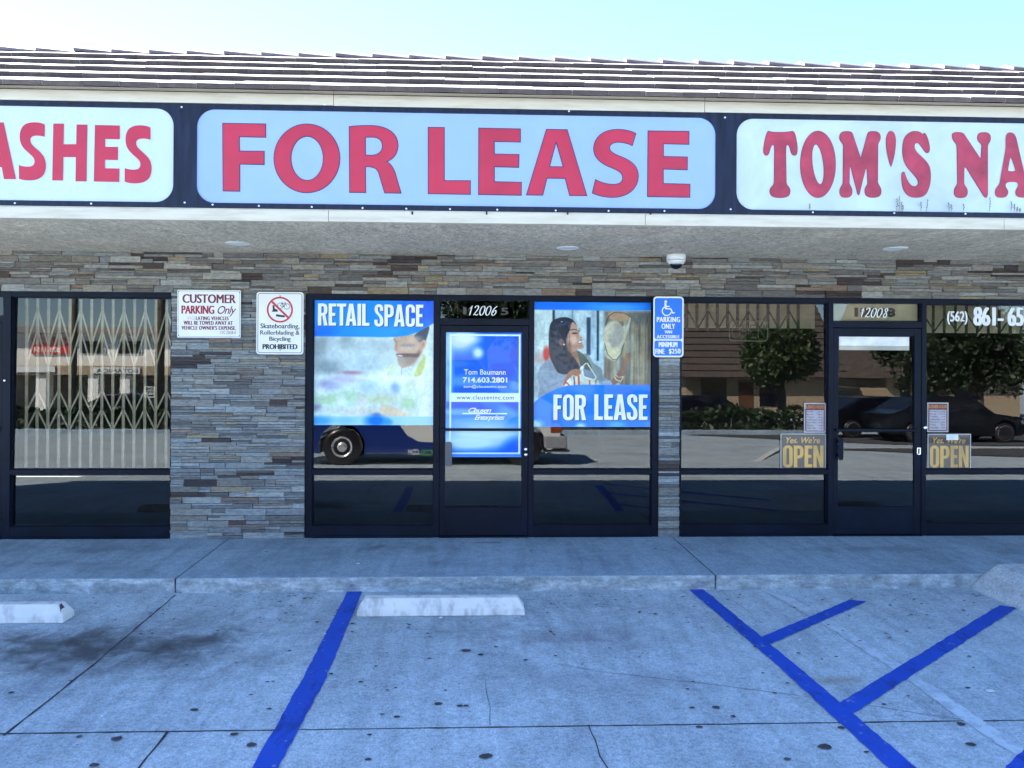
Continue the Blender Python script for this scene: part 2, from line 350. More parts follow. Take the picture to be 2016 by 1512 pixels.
def grow(c, d):       # offset a closed outline outwards by d (d < 0 shrinks)
    a = np.array(c); keep = [i for i in range(len(a)) if np.linalg.norm(a[i]-a[i-1]) > 1e-9]; a = a[keep]
    x, y = a[:, 0], a[:, 1]; area = np.sum(x*np.roll(y, -1)-np.roll(x, -1)*y); sg = 1 if area > 0 else -1
    e = np.roll(a, -1, 0)-a; e /= np.linalg.norm(e, axis=1)[:, None]; n = np.stack([e[:, 1], -e[:, 0]], 1)*sg
    nb = n+np.roll(n, 1, 0); nb /= np.maximum((nb*nb).sum(1), .25)[:, None]/2
    return [tuple(p) for p in a+nb*d]
def glyphs_on_wall(mb, letters, ox, oy, sc, y, mi, outline=None, omi=1, oy2=.0015, d=.004):   # letters traced in an enlarged view of the photo
    for L in letters:
        cs = []
        for c in L: cs.append([(lambda p: (p.x, p.z))(at(ox+q[0]/sc, oy+q[1]/sc, y)) for q in (path(c) if isinstance(c, str) else c)])
        v, f = poly_shape(cs); mb.add([(p[0], y, p[1]) for p in v], f, mi)
        if outline:
            big = [grow(cs[0], d)]+[grow(c, -d) for c in cs[1:]]
            v, f = poly_shape(big); mb.add([(p[0], y+oy2, p[1]) for p in v], f, omi)
S_ = .155
CG = {   # condensed poster capitals: width, outlines
 'I': (.155, ["M 0 0 L .155 0 .155 1 0 1"]),
 'L': (.33, ["M 0 0 L .33 0 .33 .135 .155 .135 .155 1 0 1"]),
 'E': (.33, ["M 0 0 L .33 0 .33 .135 .155 .135 .155 .44 .29 .44 .29 .575 .155 .575 .155 .865 .33 .865 .33 1 0 1"]),
 'F': (.32, ["M 0 0 L .155 0 .155 .43 .285 .43 .285 .565 .155 .565 .155 .865 .32 .865 .32 1 0 1"]),
 'T': (.42, ["M 0 1 L 0 .865 .1325 .865 .1325 0 .2875 0 .2875 .865 .42 .865 .42 1"]),
 'A': (.48, ["M .15 1 L .33 1 .48 0 .32 0 .295 .19 .185 .19 .16 0 0 0", "M .24 .72 L .278 .32 .202 .32"]),
 'N': (.44, ["M 0 0 L 0 1 .15 1 .3 .45 .3 1 .44 1 .44 0 .3 0 .14 .58 .14 0"]),
 'O': (.42, ["M .42 .79 C .42 .93 .34 1.01 .21 1.01 .08 1.01 0 .93 0 .79 L 0 .21 C 0 .07 .08 -.01 .21 -.01 .34 -.01 .42 .07 .42 .21",
             "M .27 .8 C .27 .86 .25 .885 .21 .885 .17 .885 .15 .86 .15 .8 L .15 .2 C .15 .14 .17 .115 .21 .115 .25 .115 .27 .14 .27 .2"]),
 'C': (.42, ["M .42 .64 L .42 .79 C .42 .93 .34 1.01 .21 1.01 .08 1.01 0 .93 0 .79 L 0 .21 C 0 .07 .08 -.01 .21 -.01 .34 -.01 .42 .07 .42 .21 L .42 .37 .27 .37 .27 .2 C .27 .14 .25 .115 .21 .115 .17 .115 .15 .14 .15 .2 L .15 .8 C .15 .86 .17 .885 .21 .885 .25 .885 .27 .86 .27 .8 L .27 .64"]),
 'P': (.42, ["M 0 0 L 0 1 .2 1 C .35 1 .42 .91 .42 .77 L .42 .65 C .42 .5 .35 .41 .2 .41 L .155 .41 .155 0", "M .155 .54 L .155 .87 .2 .87 C .25 .87 .265 .84 .265 .78 L .265 .63 C .265 .57 .25 .54 .2 .54"]),
 'R': (.43, ["M 0 0 L 0 1 .21 1 C .36 1 .42 .92 .42 .78 L .42 .68 C .42 .58 .39 .52 .33 .49 L .43 0 .27 0 .2 .44 .155 .44 .155 0", "M .155 .57 L .155 .87 .2 .87 C .25 .87 .265 .84 .265 .78 L .265 .66 C .265 .6 .25 .57 .2 .57"]),
 'S': (.41, ["M .4 .7 L .4 .79 C .4 .93 .33 1.01 .205 1.01 .08 1.01 .01 .93 .01 .79 .01 .66 .06 .6 .14 .52 .22 .44 .255 .38 .255 .24 .255 .15 .24 .115 .2 .115 .16 .115 .145 .15 .145 .21 L .145 .3 0 .3 0 .22 C 0 .07 .07 -.01 .2 -.01 .34 -.01 .41 .07 .41 .23 .41 .38 .36 .46 .27 .55 .19 .63 .155 .68 .155 .79 .155 .86 .17 .885 .205 .885 .245 .885 .26 .86 .26 .79 L .26 .7"]),
 ' ': (.17, [])}
def condensed(mb, s, box, y, mi, gap=.055, shadow=None, smi=1, kern=None):
    tot = 0; pos = []
    for i, ch in enumerate(s):
        pos.append(tot); tot += CG[ch][0]+gap
        if kern and s[i:i+2] in kern: tot += kern[s[i:i+2]]
    tot -= gap
    u0, v0, u1, v1 = box; a = at(u0, v1, y); c = at(u1, v0, y)
    for ch, x in zip(s, pos):
        cs = [[(a.x+(c.x-a.x)*(x+q[0])/tot, a.z+(c.z-a.z)*q[1]) for q in path(d)] for d in CG[ch][1]]
        if not cs: continue
        v, f = poly_shape(cs); mb.add([(p[0], y, p[1]) for p in v], f, mi)
        if shadow: mb.add([(p[0]+shadow[0], y+.0007, p[1]+shadow[1]) for p in v], f, smi)
def ribbon(mb, pts, w, y, mi=0, nib=None):      # brush stroke on the wall plane; nib = (angle, thin ratio)
    pts = [np.array(p, float) for p in pts]; vs_ = []; fs = []
    for i, p in enumerate(pts):
        t = pts[min(i+1, len(pts)-1)]-pts[max(i-1, 0)]; t /= max(np.linalg.norm(t), 1e-9); n = np.array((-t[1], t[0])); ww = w
        if nib: ww = w*(nib[1]+(1-nib[1])*abs(t[0]*math.sin(nib[0])-t[1]*math.cos(nib[0])))
        vs_ += [(p[0]+n[0]*ww/2, y, p[1]+n[1]*ww/2), (p[0]-n[0]*ww/2, y, p[1]-n[1]*ww/2)]
    for i in range(len(pts)-1): fs.append((2*i, 2*i+1, 2*i+3, 2*i+2))
    mb.add(vs_, fs, mi)
def smooth_line(pts, n=6):
    pts = [np.array(p, float) for p in pts]; out = []
    for i in range(len(pts)-1):
        p0, p1, p2, p3 = pts[max(i-1, 0)], pts[i], pts[i+1], pts[min(i+2, len(pts)-1)]
        for k in range(n):
            t = k/n; out.append(.5*((2*p1)+(-p0+p2)*t+(2*p0-5*p1+4*p2-p3)*t*t+(-p0+3*p1-3*p2+p3)*t**3))
    return out+[pts[-1]]
def rrect(x0, x1, z0, z1, r, n=8):
    out = []
    for cx, cz, a0 in ((x1-r, z0+r, -PI/2), (x1-r, z1-r, 0), (x0+r, z1-r, PI/2), (x0+r, z0+r, PI)):
        for k in range(n+1): a = a0+PI/2*k/n; out.append((cx+r*math.cos(a), cz+r*math.sin(a)))
    return out
def ring(mb, c, r0, r1, y, mi, n=40):
    mb.add([(c[0]+r*math.cos(2*PI*k/n), y, c[1]+r*math.sin(2*PI*k/n)) for k in range(n) for r in (r0, r1)], [(2*k, 2*k+1, (2*k+3) % (2*n), (2*k+2) % (2*n)) for k in range(n)], mi)
def wallpoly(mb, pts, y, mi=0):     # pixel polygon printed on a wall plane
    q = [at(u, v, y) for u, v in pts]; v, f = poly_shape([[(p.x, p.z) for p in q]]); mb.add([(p[0], y, p[1]) for p in v], f, mi)
# ------------------------------------------------------------------ the shops (one building and its fixed parts)
ZH, ZS = 2.437, 2.835                      # window head, soffit
XL, XR = -10.0, 10.5
FY = -1.985                                # fascia plane
bld = thing('strip_mall', (0, 0, 0), 'long single storey shop building faced with grey ledge stone under a brown tiled roof', 'building')

def ledge_stone(name, x0, x1, z0, z1, label=None):
    gain = (1.02, 1.06, 1.08) if name == 'stone_pier' else (.96, .91, .82)  # tint paints cool sky light onto piers, warm bounce onto the header
    mb = MB(); mb.box(x0+.004, x1-.004, -.004, .16, z0, z1, 0, (.03, .03, .032))
    z = z0; ph = [random.uniform(0, 9) for _ in range(4)]
    def tone(x, zz):
        k = math.sin(x*2.3+ph[0])*math.sin(zz*9+ph[1])+.7*math.sin(x*5.1-zz*14+ph[2])+random.uniform(-.9, .9)
        if k > (1.3 if name == 'stone_pier' else 1.12): c = random.choice([(.075, .06, .06), (.095, .074, .07), (.065, .055, .062)])
        elif random.random() < .07: c = random.choice([(.32, .275, .19), (.28, .24, .18), (.24, .18, .15)])
        else: c = random.choice([(.25, .25, .245), (.28, .275, .26), (.22, .235, .255), (.26, .28, .30), (.33, .34, .34), (.17, .17, .18), (.22, .21, .195), (.15, .145, .15), (.30, .33, .35)])
        g = random.uniform(.84, 1.16); return tuple(q*g*w_ for q, w_ in zip(c, gain))
    def stone(x, w, z, h, tn):
        d = -.012-random.uniform(0, .024); i = .0024; j = [random.uniform(-.004, .004) for _ in range(4)]
        a, b_, c_, e = x+.0012, x+w-.0012, z+.0012, z+h-.0012
        vs_ = [(a, 0, c_), (b_, 0, c_), (b_, 0, e), (a, 0, e), (a, d+i*1.5, c_), (b_, d+i*1.5, c_), (b_, d+i*1.5, e), (a, d+i*1.5, e),
               (a+i, d+j[0], c_+i), (b_-i, d+j[1], c_+i), (b_-i, d+j[2], e-i), (a+i, d+j[3], e-i)]
        mb.add(vs_, [(0, 1, 5, 4), (1, 2, 6, 5), (2, 3, 7, 6), (3, 0, 4, 7), (4, 5, 9, 8), (5, 6, 10, 9), (6, 7, 11, 10), (7, 4, 8, 11), (8, 9, 10, 11)], 0, tn)
    while z < z1-.004:
        h = random.choice([.04, .05, .056, .062, .07])
        if z1-(z+h) < .035: h = z1-z
        x = x0
        while x < x1-.004:
            w = random.uniform(.10, .42)
            if x1-(x+w) < .07: w = x1-x
            r = random.random()
            if r < .34: stone(x, w, z, h, tone(x, z))
            elif r < .9 or h < .05:
                q = random.uniform(.35, .65); stone(x, w, z, h*q, tone(x, z))
                if w > .22 and random.random() < .55: m_ = random.uniform(.35, .65); stone(x, w*m_, z+h*q, h*(1-q), tone(x, z+.02)); stone(x+w*m_, w*(1-m_), z+h*q, h*(1-q), tone(x+.1, z+.02))
                else: stone(x, w, z+h*q, h*(1-q), tone(x, z+.02))
            else:
                for q in range(3): stone(x, w, z+h*q/3, h/3, tone(x, z+q*.02))
            x += w
        z += h
    o = mb.build(name, M['stone'], bld); 
    if label: o['label'] = label
    return o
XP0, XP1 = X(338), X(601); XQ0, XQ1 = X(1296.5), X(1337)
XRW = X(2180)
ledge_stone('stone_header', XL, XR, ZH, ZS+.02, 'band of brown and grey ledge stone above the windows')
ledge_stone('stone_pier', XP0, XP1, 0, ZH, 'wide blue grey ledge stone pier carrying two signs')
ledge_stone('stone_pier', XQ0, XQ1, 0, ZH, 'narrow ledge stone pier below the blue parking sign')
XE0 = X(-190); ledge_stone('stone_pier', XL, XE0, 0, ZH, 'end pier of ledge stone'); ledge_stone('stone_pier', XRW, XR, 0, ZH, 'end pier of ledge stone')

GT = ZH-.052; TR1, TR0 = .682, .632; BS = .118
def pane(parent, x0, x1, z0, z1, y=.05):
    zc = (z0+z1)/2; t = math.tan(TILT); f = lambda z: y+(z-zc)*t; e = .006
    v = [(x0, f(z0), z0), (x1, f(z0), z0), (x1, f(z0)+e, z0), (x0, f(z0)+e, z0), (x0, f(z1), z1), (x1, f(z1), z1), (x1, f(z1)+e, z1), (x0, f(z1)+e, z1)]
    return MB().add(v, [(3, 2, 1, 0), (4, 5, 6, 7), (0, 1, 5, 4), (1, 2, 6, 5), (2, 3, 7, 6), (3, 0, 4, 7)]).build('pane', M['glass'], parent)
def window_unit(x0, x1, jl, jr, label):
    a, b_ = x0+jl, x1-jr; mb = MB()
    mb.box(x0, a, 0, .11, 0, ZH); mb.box(b_, x1, 0, .11, 0, ZH); mb.box(a, b_, .002, .11, GT, ZH); mb.box(a, b_, .002, .11, TR0, TR1); mb.box(a, b_, .002, .11, .012, BS)
    mb.box(a, b_, -.012, .115, 0, .012)
    for (p, q) in ((TR1, GT), (BS, TR0)):     # glazing beads
        mb.box(a, a+.008, .022, .1, p, q); mb.box(b_-.008, b_, .022, .1, p, q); mb.box(a+.008, b_-.008, .022, .1, p, p+.008); mb.box(a+.008, b_-.008, .022, .1, q-.008, q)
    w = mb.build('window', M['metal'], bld, .0025); w['label'] = label
    for (p, q) in ((TR1, GT), (BS, TR0)): pane(w, a+.005, b_-.005, p+.005, q-.005)
    return w
def X2(u): return X(u, 800)
win_e = window_unit(X2(5), XP0, X2(20)-X2(5), XP0-X2(335), 'dark framed window with a beige folding gate behind the glass')
win_a = window_unit(XP1, X2(865), X2(615)-XP1, X2(865)-X2(854), 'dark framed window left of the door numbered 12006')
win_b = window_unit(X2(1041), XQ0, X2(1050)-X2(1041), XQ0-X2(1284), 'dark framed window right of the door numbered 12006')
win_c = window_unit(XQ1, X2(1640), X2(1341.5)-XQ1, X2(1640)-X2(1631), 'dark framed window left of the door numbered 12008')
win_d = window_unit(X2(1815), XRW, X2(1824)-X2(1815), .05, 'dark framed window right of the door numbered 12008')
ZB1, ZB0 = Z(627, 950), Z(640, 950); ZG1, ZG0 = Z(656.5, 950), Z(1000, 950); ZPB = Z(845.5, 950)
def door_unit(x0, x1, label, glass_l, glass_r):
    mb = MB(); mb.box(x0, x1, .002, .11, GT, ZH); mb.box(x0, x1, .002, .11, ZB0, ZB1); mb.box(x0, x1, -.02, .115, 0, .012); mb.box(x0, x0+.004, .004, .11, .012, ZB0); mb.box(x1-.004, x1, .004, .11, .012, ZB0); mb.box(x0, x0+.004, .004, .11, ZB1, GT); mb.box(x1-.004, x1, .004, .11, ZB1, GT)
    fr_ = mb.build('door_frame', M['metal'], bld, .0025)
    pane(fr_, x0, x1, ZB1, GT)
    a, b_ = x0+.006, x1-.006; z0, z1 = .016, ZB0-.006
    mb = MB(); mb.box(a, glass_l, .006, .05, z0, z1); mb.box(glass_r, b_, .006, .05, z0, z1); mb.box(glass_l, glass_r, .008, .05, ZG1, z1); mb.box(glass_l, glass_r, .008, .05, z0, ZG0)
    mb.box(glass_l, glass_r, .012, .046, ZG0, ZG0+.007); mb.box(glass_l, glass_r, .012, .046, ZG1-.007, ZG1)
    d = mb.build('door', M['metal'], bld, .0025); d['label'] = label
    pane(d, glass_l-.004, glass_r+.004, ZG0, ZG1, .026)
    pb = MB(); pb.box(a+.012, b_-.03, -.034, -.018, ZPB-.013, ZPB+.013); pb.box(a+.02, a+.05, -.018, .006, ZPB-.012, ZPB+.012); pb.box(b_-.07, b_-.04, -.018, .006, ZPB-.012, ZPB+.012)
    pb.build('push_bar', M['metal'], d, .003)
    return d
D1a, D1b = X2(865), X2(1041); D2a, D2b = X2(1640), X2(1815); D0a, D0b = X2(-178), X2(5)
door1 = door_unit(D1a, D1b, 'dark metal door with a blue poster on its glass', X2(877), X2(1027))
door2 = door_unit(D2a, D2b, 'dark metal door with a strip of white paper at the top of its glass', X2(1651), X2(1801))
door0 = door_unit(D0a, D0b, 'dark metal door at the left edge', D0a+.065, D0b-.065)
MB().box(XE0, D0a, 0, .11, 0, ZH).build('door_frame', M['metal'], bld, .0025)
def pull(door, u0, u1, v0, v1, mat):
    p, q = at(u0, v1, -.04), at(u1, v0, -.04); mb = MB(); r = rrect(p.x, q.x, p.z, q.z, .022)
    mb.prism(r, -.05, -.038); mb.box(p.x+.004, p.x+.03, -.038, .006, p.z+.03, p.z+.06); mb.box(p.x+.004, p.x+.03, -.038, .006, q.z-.06, q.z-.03)
    return mb.build('handle', mat, door, .003)
pull(door1, 876, 890, 870, 918, M['greyplastic']); pull(door2, 1650, 1660, 862, 906, M['metal'])
def lock(door, u, v, r, parent_name='lock'):
    p = at(u, v, .0); return MB().lathe([(r*.96, 0.006), (r, 0), (r, -.010), (r*.8, -.014), (r*.3, -.0145)], (p.x, .0, p.z), 'y', 20).build(parent_name, M['chrome'], door)
lock(door1, 1035, 884.5, .017); lock(door1, 1035, 895, .017); lock(door2, 1808, 894, .012); lock(door0, -2, 1017, .016)
p = at(1808, 888, .004); mb = MB(); mb.box(p.x-.018, p.x-.008, -.004, .006, p.z-.035, p.z+.035); mb.box(p.x+.010, p.x+.02, -.004, .006, p.z-.035, p.z+.035); mb.box(p.x-.008, p.x+.010, -.004, .006, p.z+.027, p.z+.035); mb.box(p.x-.008, p.x+.010, -.004, .006, p.z-.035, p.z-.027)
mb.build('latch_guard', M['chrome'], door2)
lock(win_d, 1820.5, 842, .019, 'mullion_lock'); lock(win_e, 10, 749, .012, 'mullion_lock')

# rooms behind the glass
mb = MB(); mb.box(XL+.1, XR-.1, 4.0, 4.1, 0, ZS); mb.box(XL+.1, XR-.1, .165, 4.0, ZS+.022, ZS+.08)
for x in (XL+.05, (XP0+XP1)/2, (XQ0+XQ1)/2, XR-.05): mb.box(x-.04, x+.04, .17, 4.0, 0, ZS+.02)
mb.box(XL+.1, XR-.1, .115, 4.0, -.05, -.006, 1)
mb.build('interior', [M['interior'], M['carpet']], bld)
# shell
mb = MB(); mb.box(XL-.1, XL, -.02, 11, -.1, ZS); mb.box(XR, XR+.1, -.02, 11, -.1, ZS); mb.box(XL, XR, 10.9, 11, -.1, ZS); mb.build('side_wall', M['stucco'], bld)
MB().box(XL-.1, XR+.1, FY+.045, -.0, ZS, ZS+.03).build('soffit', M['stucco'], bld)
def boards(name, y0, y1, z0, z1, cuts):
    mb = MB(); xs = [XL-.1]+cuts+[XR+.1]
    for a, b_ in zip(xs, xs[1:]): mb.box(a+.0015, b_-.0015, y0, y1, z0+random.uniform(-.002, .002), z1)
    return mb.build(name, M['fascia'], bld, .003)
fb = boards('fascia_board', FY-.012, FY+.04, 2.805, 2.888, [-7.5, at(647, 430, FY).x, at(1270, 430, FY).x, at(1975, 430, FY).x]); fb['label'] = 'cream painted board below the shop signs'
boards('fascia_trim', FY-.004, FY+.035, 2.8885, 2.897, [-6, -.5, 4.6])
fb = boards('fascia_board', FY-.006, FY+.04, 3.668, 3.775, [-6.6, at(657, 205, FY).x, at(1387, 215, FY).x, 6.4]); fb['label'] = 'cream painted board between the shop signs and the roof tiles'
MB().box(XL-.1, XR+.1, FY+.03, FY+.12, 2.898, 3.667).build('fascia_backing', M['fascia'], bld)

# roof: flat concrete tiles in courses, ridge caps
EY, EZ, SL, EXP = FY-.115, 3.742, .55, .30
sn, cs_ = math.sin(math.atan(SL)), math.cos(math.atan(SL)); mb = MB()
for k in range(5):
    off = (.0, .135, .07, .19, .11)[k]; y0 = EY+k*EXP; z0 = EZ+k*EXP*SL; x = XL-.15-off
    while x < XR+.15:
        w = .272; g = random.uniform(.88, 1.1); base = random.choice([(.40, .37, .37), (.44, .40, .40), (.37, .35, .36), (.46, .43, .42)]); th = .036+random.uniform(-.002, .002)
        jz = random.uniform(-.002, .002); jy = random.uniform(-.004, .004); tl = random.uniform(-.002, .002); L = .42
        A = Vector((0, cs_, sn)); N = Vector((0, -sn, cs_)); p = Vector((x+.0008, y0+jy, z0+jz)); q = Vector((x+w-.0008, y0+jy, z0+jz+tl)); dn = N*(-th*L/.342)
        v = [p, q, q+A*L+dn, p+A*L+dn, p+N*th, q+N*th, q+A*L+N*th+dn, p+A*L+N*th+dn]
        mb.add(v, [(3, 2, 1, 0), (4, 5, 6, 7), (0, 1, 5, 4), (1, 2, 6, 5), (2, 3, 7, 6), (3, 0, 4, 7)], 0, tuple(c*g for c in base)); mb.c[-4] = tuple(c*g*k_ for c, k_ in zip(base, (.19, .165, .165))); x += w  # front butt faces coloured darker to stand for their shade
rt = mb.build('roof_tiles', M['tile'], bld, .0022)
RY, RZ = EY+5*EXP+.02, EZ+5*EXP*SL
mb = MB(); v = [(XL-.15, EY+.05, EZ+.0), (XR+.15, EY+.05, EZ+.0), (XR+.15, RY+.3, RZ-.02), (XL-.15, RY+.3, RZ-.02), (XR+.15, 11.1, RZ-.6), (XL-.15, 11.1, RZ-.6), (XL-.15, 11.1, ZS-.1), (XR+.15, 11.1, ZS-.1), (XL-.15, FY+.1, ZS+.04), (XR+.15, FY+.1, ZS+.04)]
v[0] = (XL-.15, EY+.06, EZ-.012); v[1] = (XR+.15, EY+.06, EZ-.012)
mb.add(v, [(0, 1, 2, 3), (3, 2, 4, 5), (5, 4, 7, 6)]); mb.build('roof_deck', plain("roof_felt", (.06, .055, .06), .9), bld, recalc=False)
mb = MB(); x = XL-.3
while x < XR+.3:
    L = .335; l2 = L+.06; yc = RY+.06; zc = RZ+.012+random.uniform(-.004, .004); g = random.uniform(.8, 1.15); col = (.14*g, .125*g, .145*g)
    prof = lambda lift: [(-.15, -.062), (-.15, -.036), (-.02, .034), (.05, .036), (.17, -.03), (.17, -.055)]
    a = [(x, yc+p, zc+q+.036) for p, q in prof(0)]; c_ = [(x+l2, yc+p*.94, zc+q*.94+.002) for p, q in prof(0)]
    n = len(a); mb.add(a+c_, [list(range(n)), list(range(2*n-1, n-1, -1))]+[(i, i+n, (i+1) % n+n, (i+1) % n) for i in range(n)], 0, col); x += L
mb.build('ridge_cap', M['tile'], bld, .003)

# ------------------------------------------------------------------ shop signs on the fascia
ZI1, ZI0 = 3.627, 2.936
XF0, XF1 = at(387, 310, FY).x, at(1409, 320, FY).x; XA1 = at(341.5, 310, FY).x; XT0 = at(1450, 325, FY).x; XA0, XT1 = XA1-5.2, XT0+5.6
holes = [rrect(a, b_, ZI0, ZI1, .13, 10) for a, b_ in ((XA0, XA1), (XF0, XF1), (XT0, XT1))]
outer = [(XA0-.3, 2.899), (XT1+.3, 2.899), (XT1+.3, 3.665), (XA0-.3, 3.665)]
v, f = poly_shape([outer]+holes); mb = MB(); mb.add([(p[0], FY-.002, p[1]) for p in v], f)
for c in [outer]+holes:
    n = len(c); mb.add([(p[0], FY-.002, p[1]) for p in c]+[(p[0], FY+.028, p[1]) for p in c], [(i, (i+1) % n, (i+1) % n+n, i+n) for i in range(n)])
for u, vv in ((358, 211), (364, 399), (419, 403), (510, 405.5), (614, 407.5), (714, 409.5), (800, 411), (886, 411.8), (979, 413), (1094, 414.5), (1198, 415.3), (1308, 415.5), (1427, 231.5), (1438, 412), (30, 400), (180, 401), (1600, 418), (1760, 419.5), (1900, 421), (640, 206), (1120, 219)):
    q = at(u, vv, FY); mb.lathe([(.0075, 0), (.0075, -.004), (.004, -.006)], (q.x, FY-.002, q.z), 'y', 10, 1)
for u in (812, 1117, 958, 1280):
    q = at(u, 418, FY); mb.box(q.x-.006, q.x+.006, FY-.02, FY-.0125, q.z-.02, q.z+.004, 0)
sf = mb.build('sign_frame', [M['signframe'], M['screw']]); tag(sf, 'long black metal frame with white screw heads holding the shop signs along the fascia', 'sign frame')
def sign_panel(x0, x1, mat, label):
    s = MB().prism(rrect(x0-.01, x1+.01, ZI0-.01, ZI1+.01, .1, 8), FY+.008, FY+.026).build('shop_sign', mat); return tag(s, label, 'shop sign')
s1 = sign_panel(XF0, XF1, M['face_blue'], 'pale blue sign panel reading FOR LEASE in red outlined capitals on the fascia')
FORL = [["M 229 168 L 552 173 552 269 350 265 352 380 540 381 540 478 354 474 354 681 232 679"],
 [ellipse(869, 433, 249, 260), ellipse(871, 433, 126, 171)],
 ["M 1195 193 C 1260 184 1330 184 1370 185 1490 190 1563 250 1562 335 1562 395 1525 440 1473 457 1505 475 1525 500 1542 550 L 1584 696 1465 694 1420 545 C 1405 505 1380 493 1313 493 L 1315 692 1198 690", "M 1313 270 C 1330 268 1355 268 1375 268 1425 272 1448 300 1448 340 1448 385 1410 412 1360 412 L 1313 411"],
 ["M 1798 199 L 1915 200 1915 606 2114 606 2114 705 1798 700"]]
EASE = [["M 228 190 L 518 196 518 284 333 280 333 374 508 377 506 463 333 459 333 570 525 574 524 661 226 656"],
 ["M 707 199 L 850 201 988 664 872 663 840 542 707 540 677 660 567 659", "M 773 276 L 724 463 828 465"],
 ["M 1336 227 L 1312 308 C 1280 292 1245 285 1215 285 1175 285 1150 302 1150 328 1150 355 1180 372 1240 395 1320 428 1354 468 1354 528 1354 615 1280 676 1175 676 1120 676 1070 664 1033 646 L 1055 556 C 1095 578 1140 589 1180 589 1225 589 1248 570 1248 540 1248 508 1225 488 1160 463 1085 435 1042 390 1042 333 1042 255 1110 199 1210 199 1265 199 1305 211 1336 227"],
 ["M 1428 210 L 1713 213 1713 300 1532 296 1532 391 1702 395 1701 481 1531 475 1531 583 1720 588 1719 675 1424 671"]]
LY = FY+.0045
mb = MB(); glyphs_on_wall(mb, FORL, 380, 200, 3.877, LY, 0, True, 1, .0015, .006); glyphs_on_wall(mb, EASE, 880, 200, 3.6, LY, 0, True, 1, .0015, .006)
mb.build('lettering', [M['red'], M['outline']], s1, recalc=False)
s2 = sign_panel(XA0, XA1, M['face_white_clean'], 'white sign panel ending in ASHES in bold red capitals')
S_A = "M 253 533 L 253 603 C 225 594 200 594 185 600 168 608 168 628 180 645 195 665 235 690 250 720 263 748 262 790 248 815 232 842 200 850 165 850 140 850 122 846 107 840 L 107 763 C 130 772 165 776 182 768 200 758 198 735 190 722 175 700 130 675 118 640 106 605 110 565 130 542 145 525 175 519 205 521 225 522 240 527 253 533"
ASH = [["M -64 521 L 20 521 90 843 22 843 10 775 -54 775 -66 843 -134 843", "M -22 592 L 0 706 -44 706"], [S_A],
 ["M 302 528 L 362 528 360 645 432 645 434 533 495 534 490 856 428 855 430 718 359 718 357 851 296 850"],
 ["M 538 536 L 679 539 679 617 596 615 596 660 669 660 668 735 595 733 595 781 677 783 676 859 532 856"],
 [[(x+600, y+17) for x, y in path(S_A)]], ["M -330 517 L -265 517 -265 765 -165 765 -165 841 -330 841"]]
mb = MB(); glyphs_on_wall(mb, ASH, 0, 60, 2.88, LY, 0); mb.build('lettering', M['red'], s2, recalc=False)
s3 = sign_panel(XT0, XT1, M['face_white'], "dirty white sign panel starting TOM'S NA in faded red western capitals")
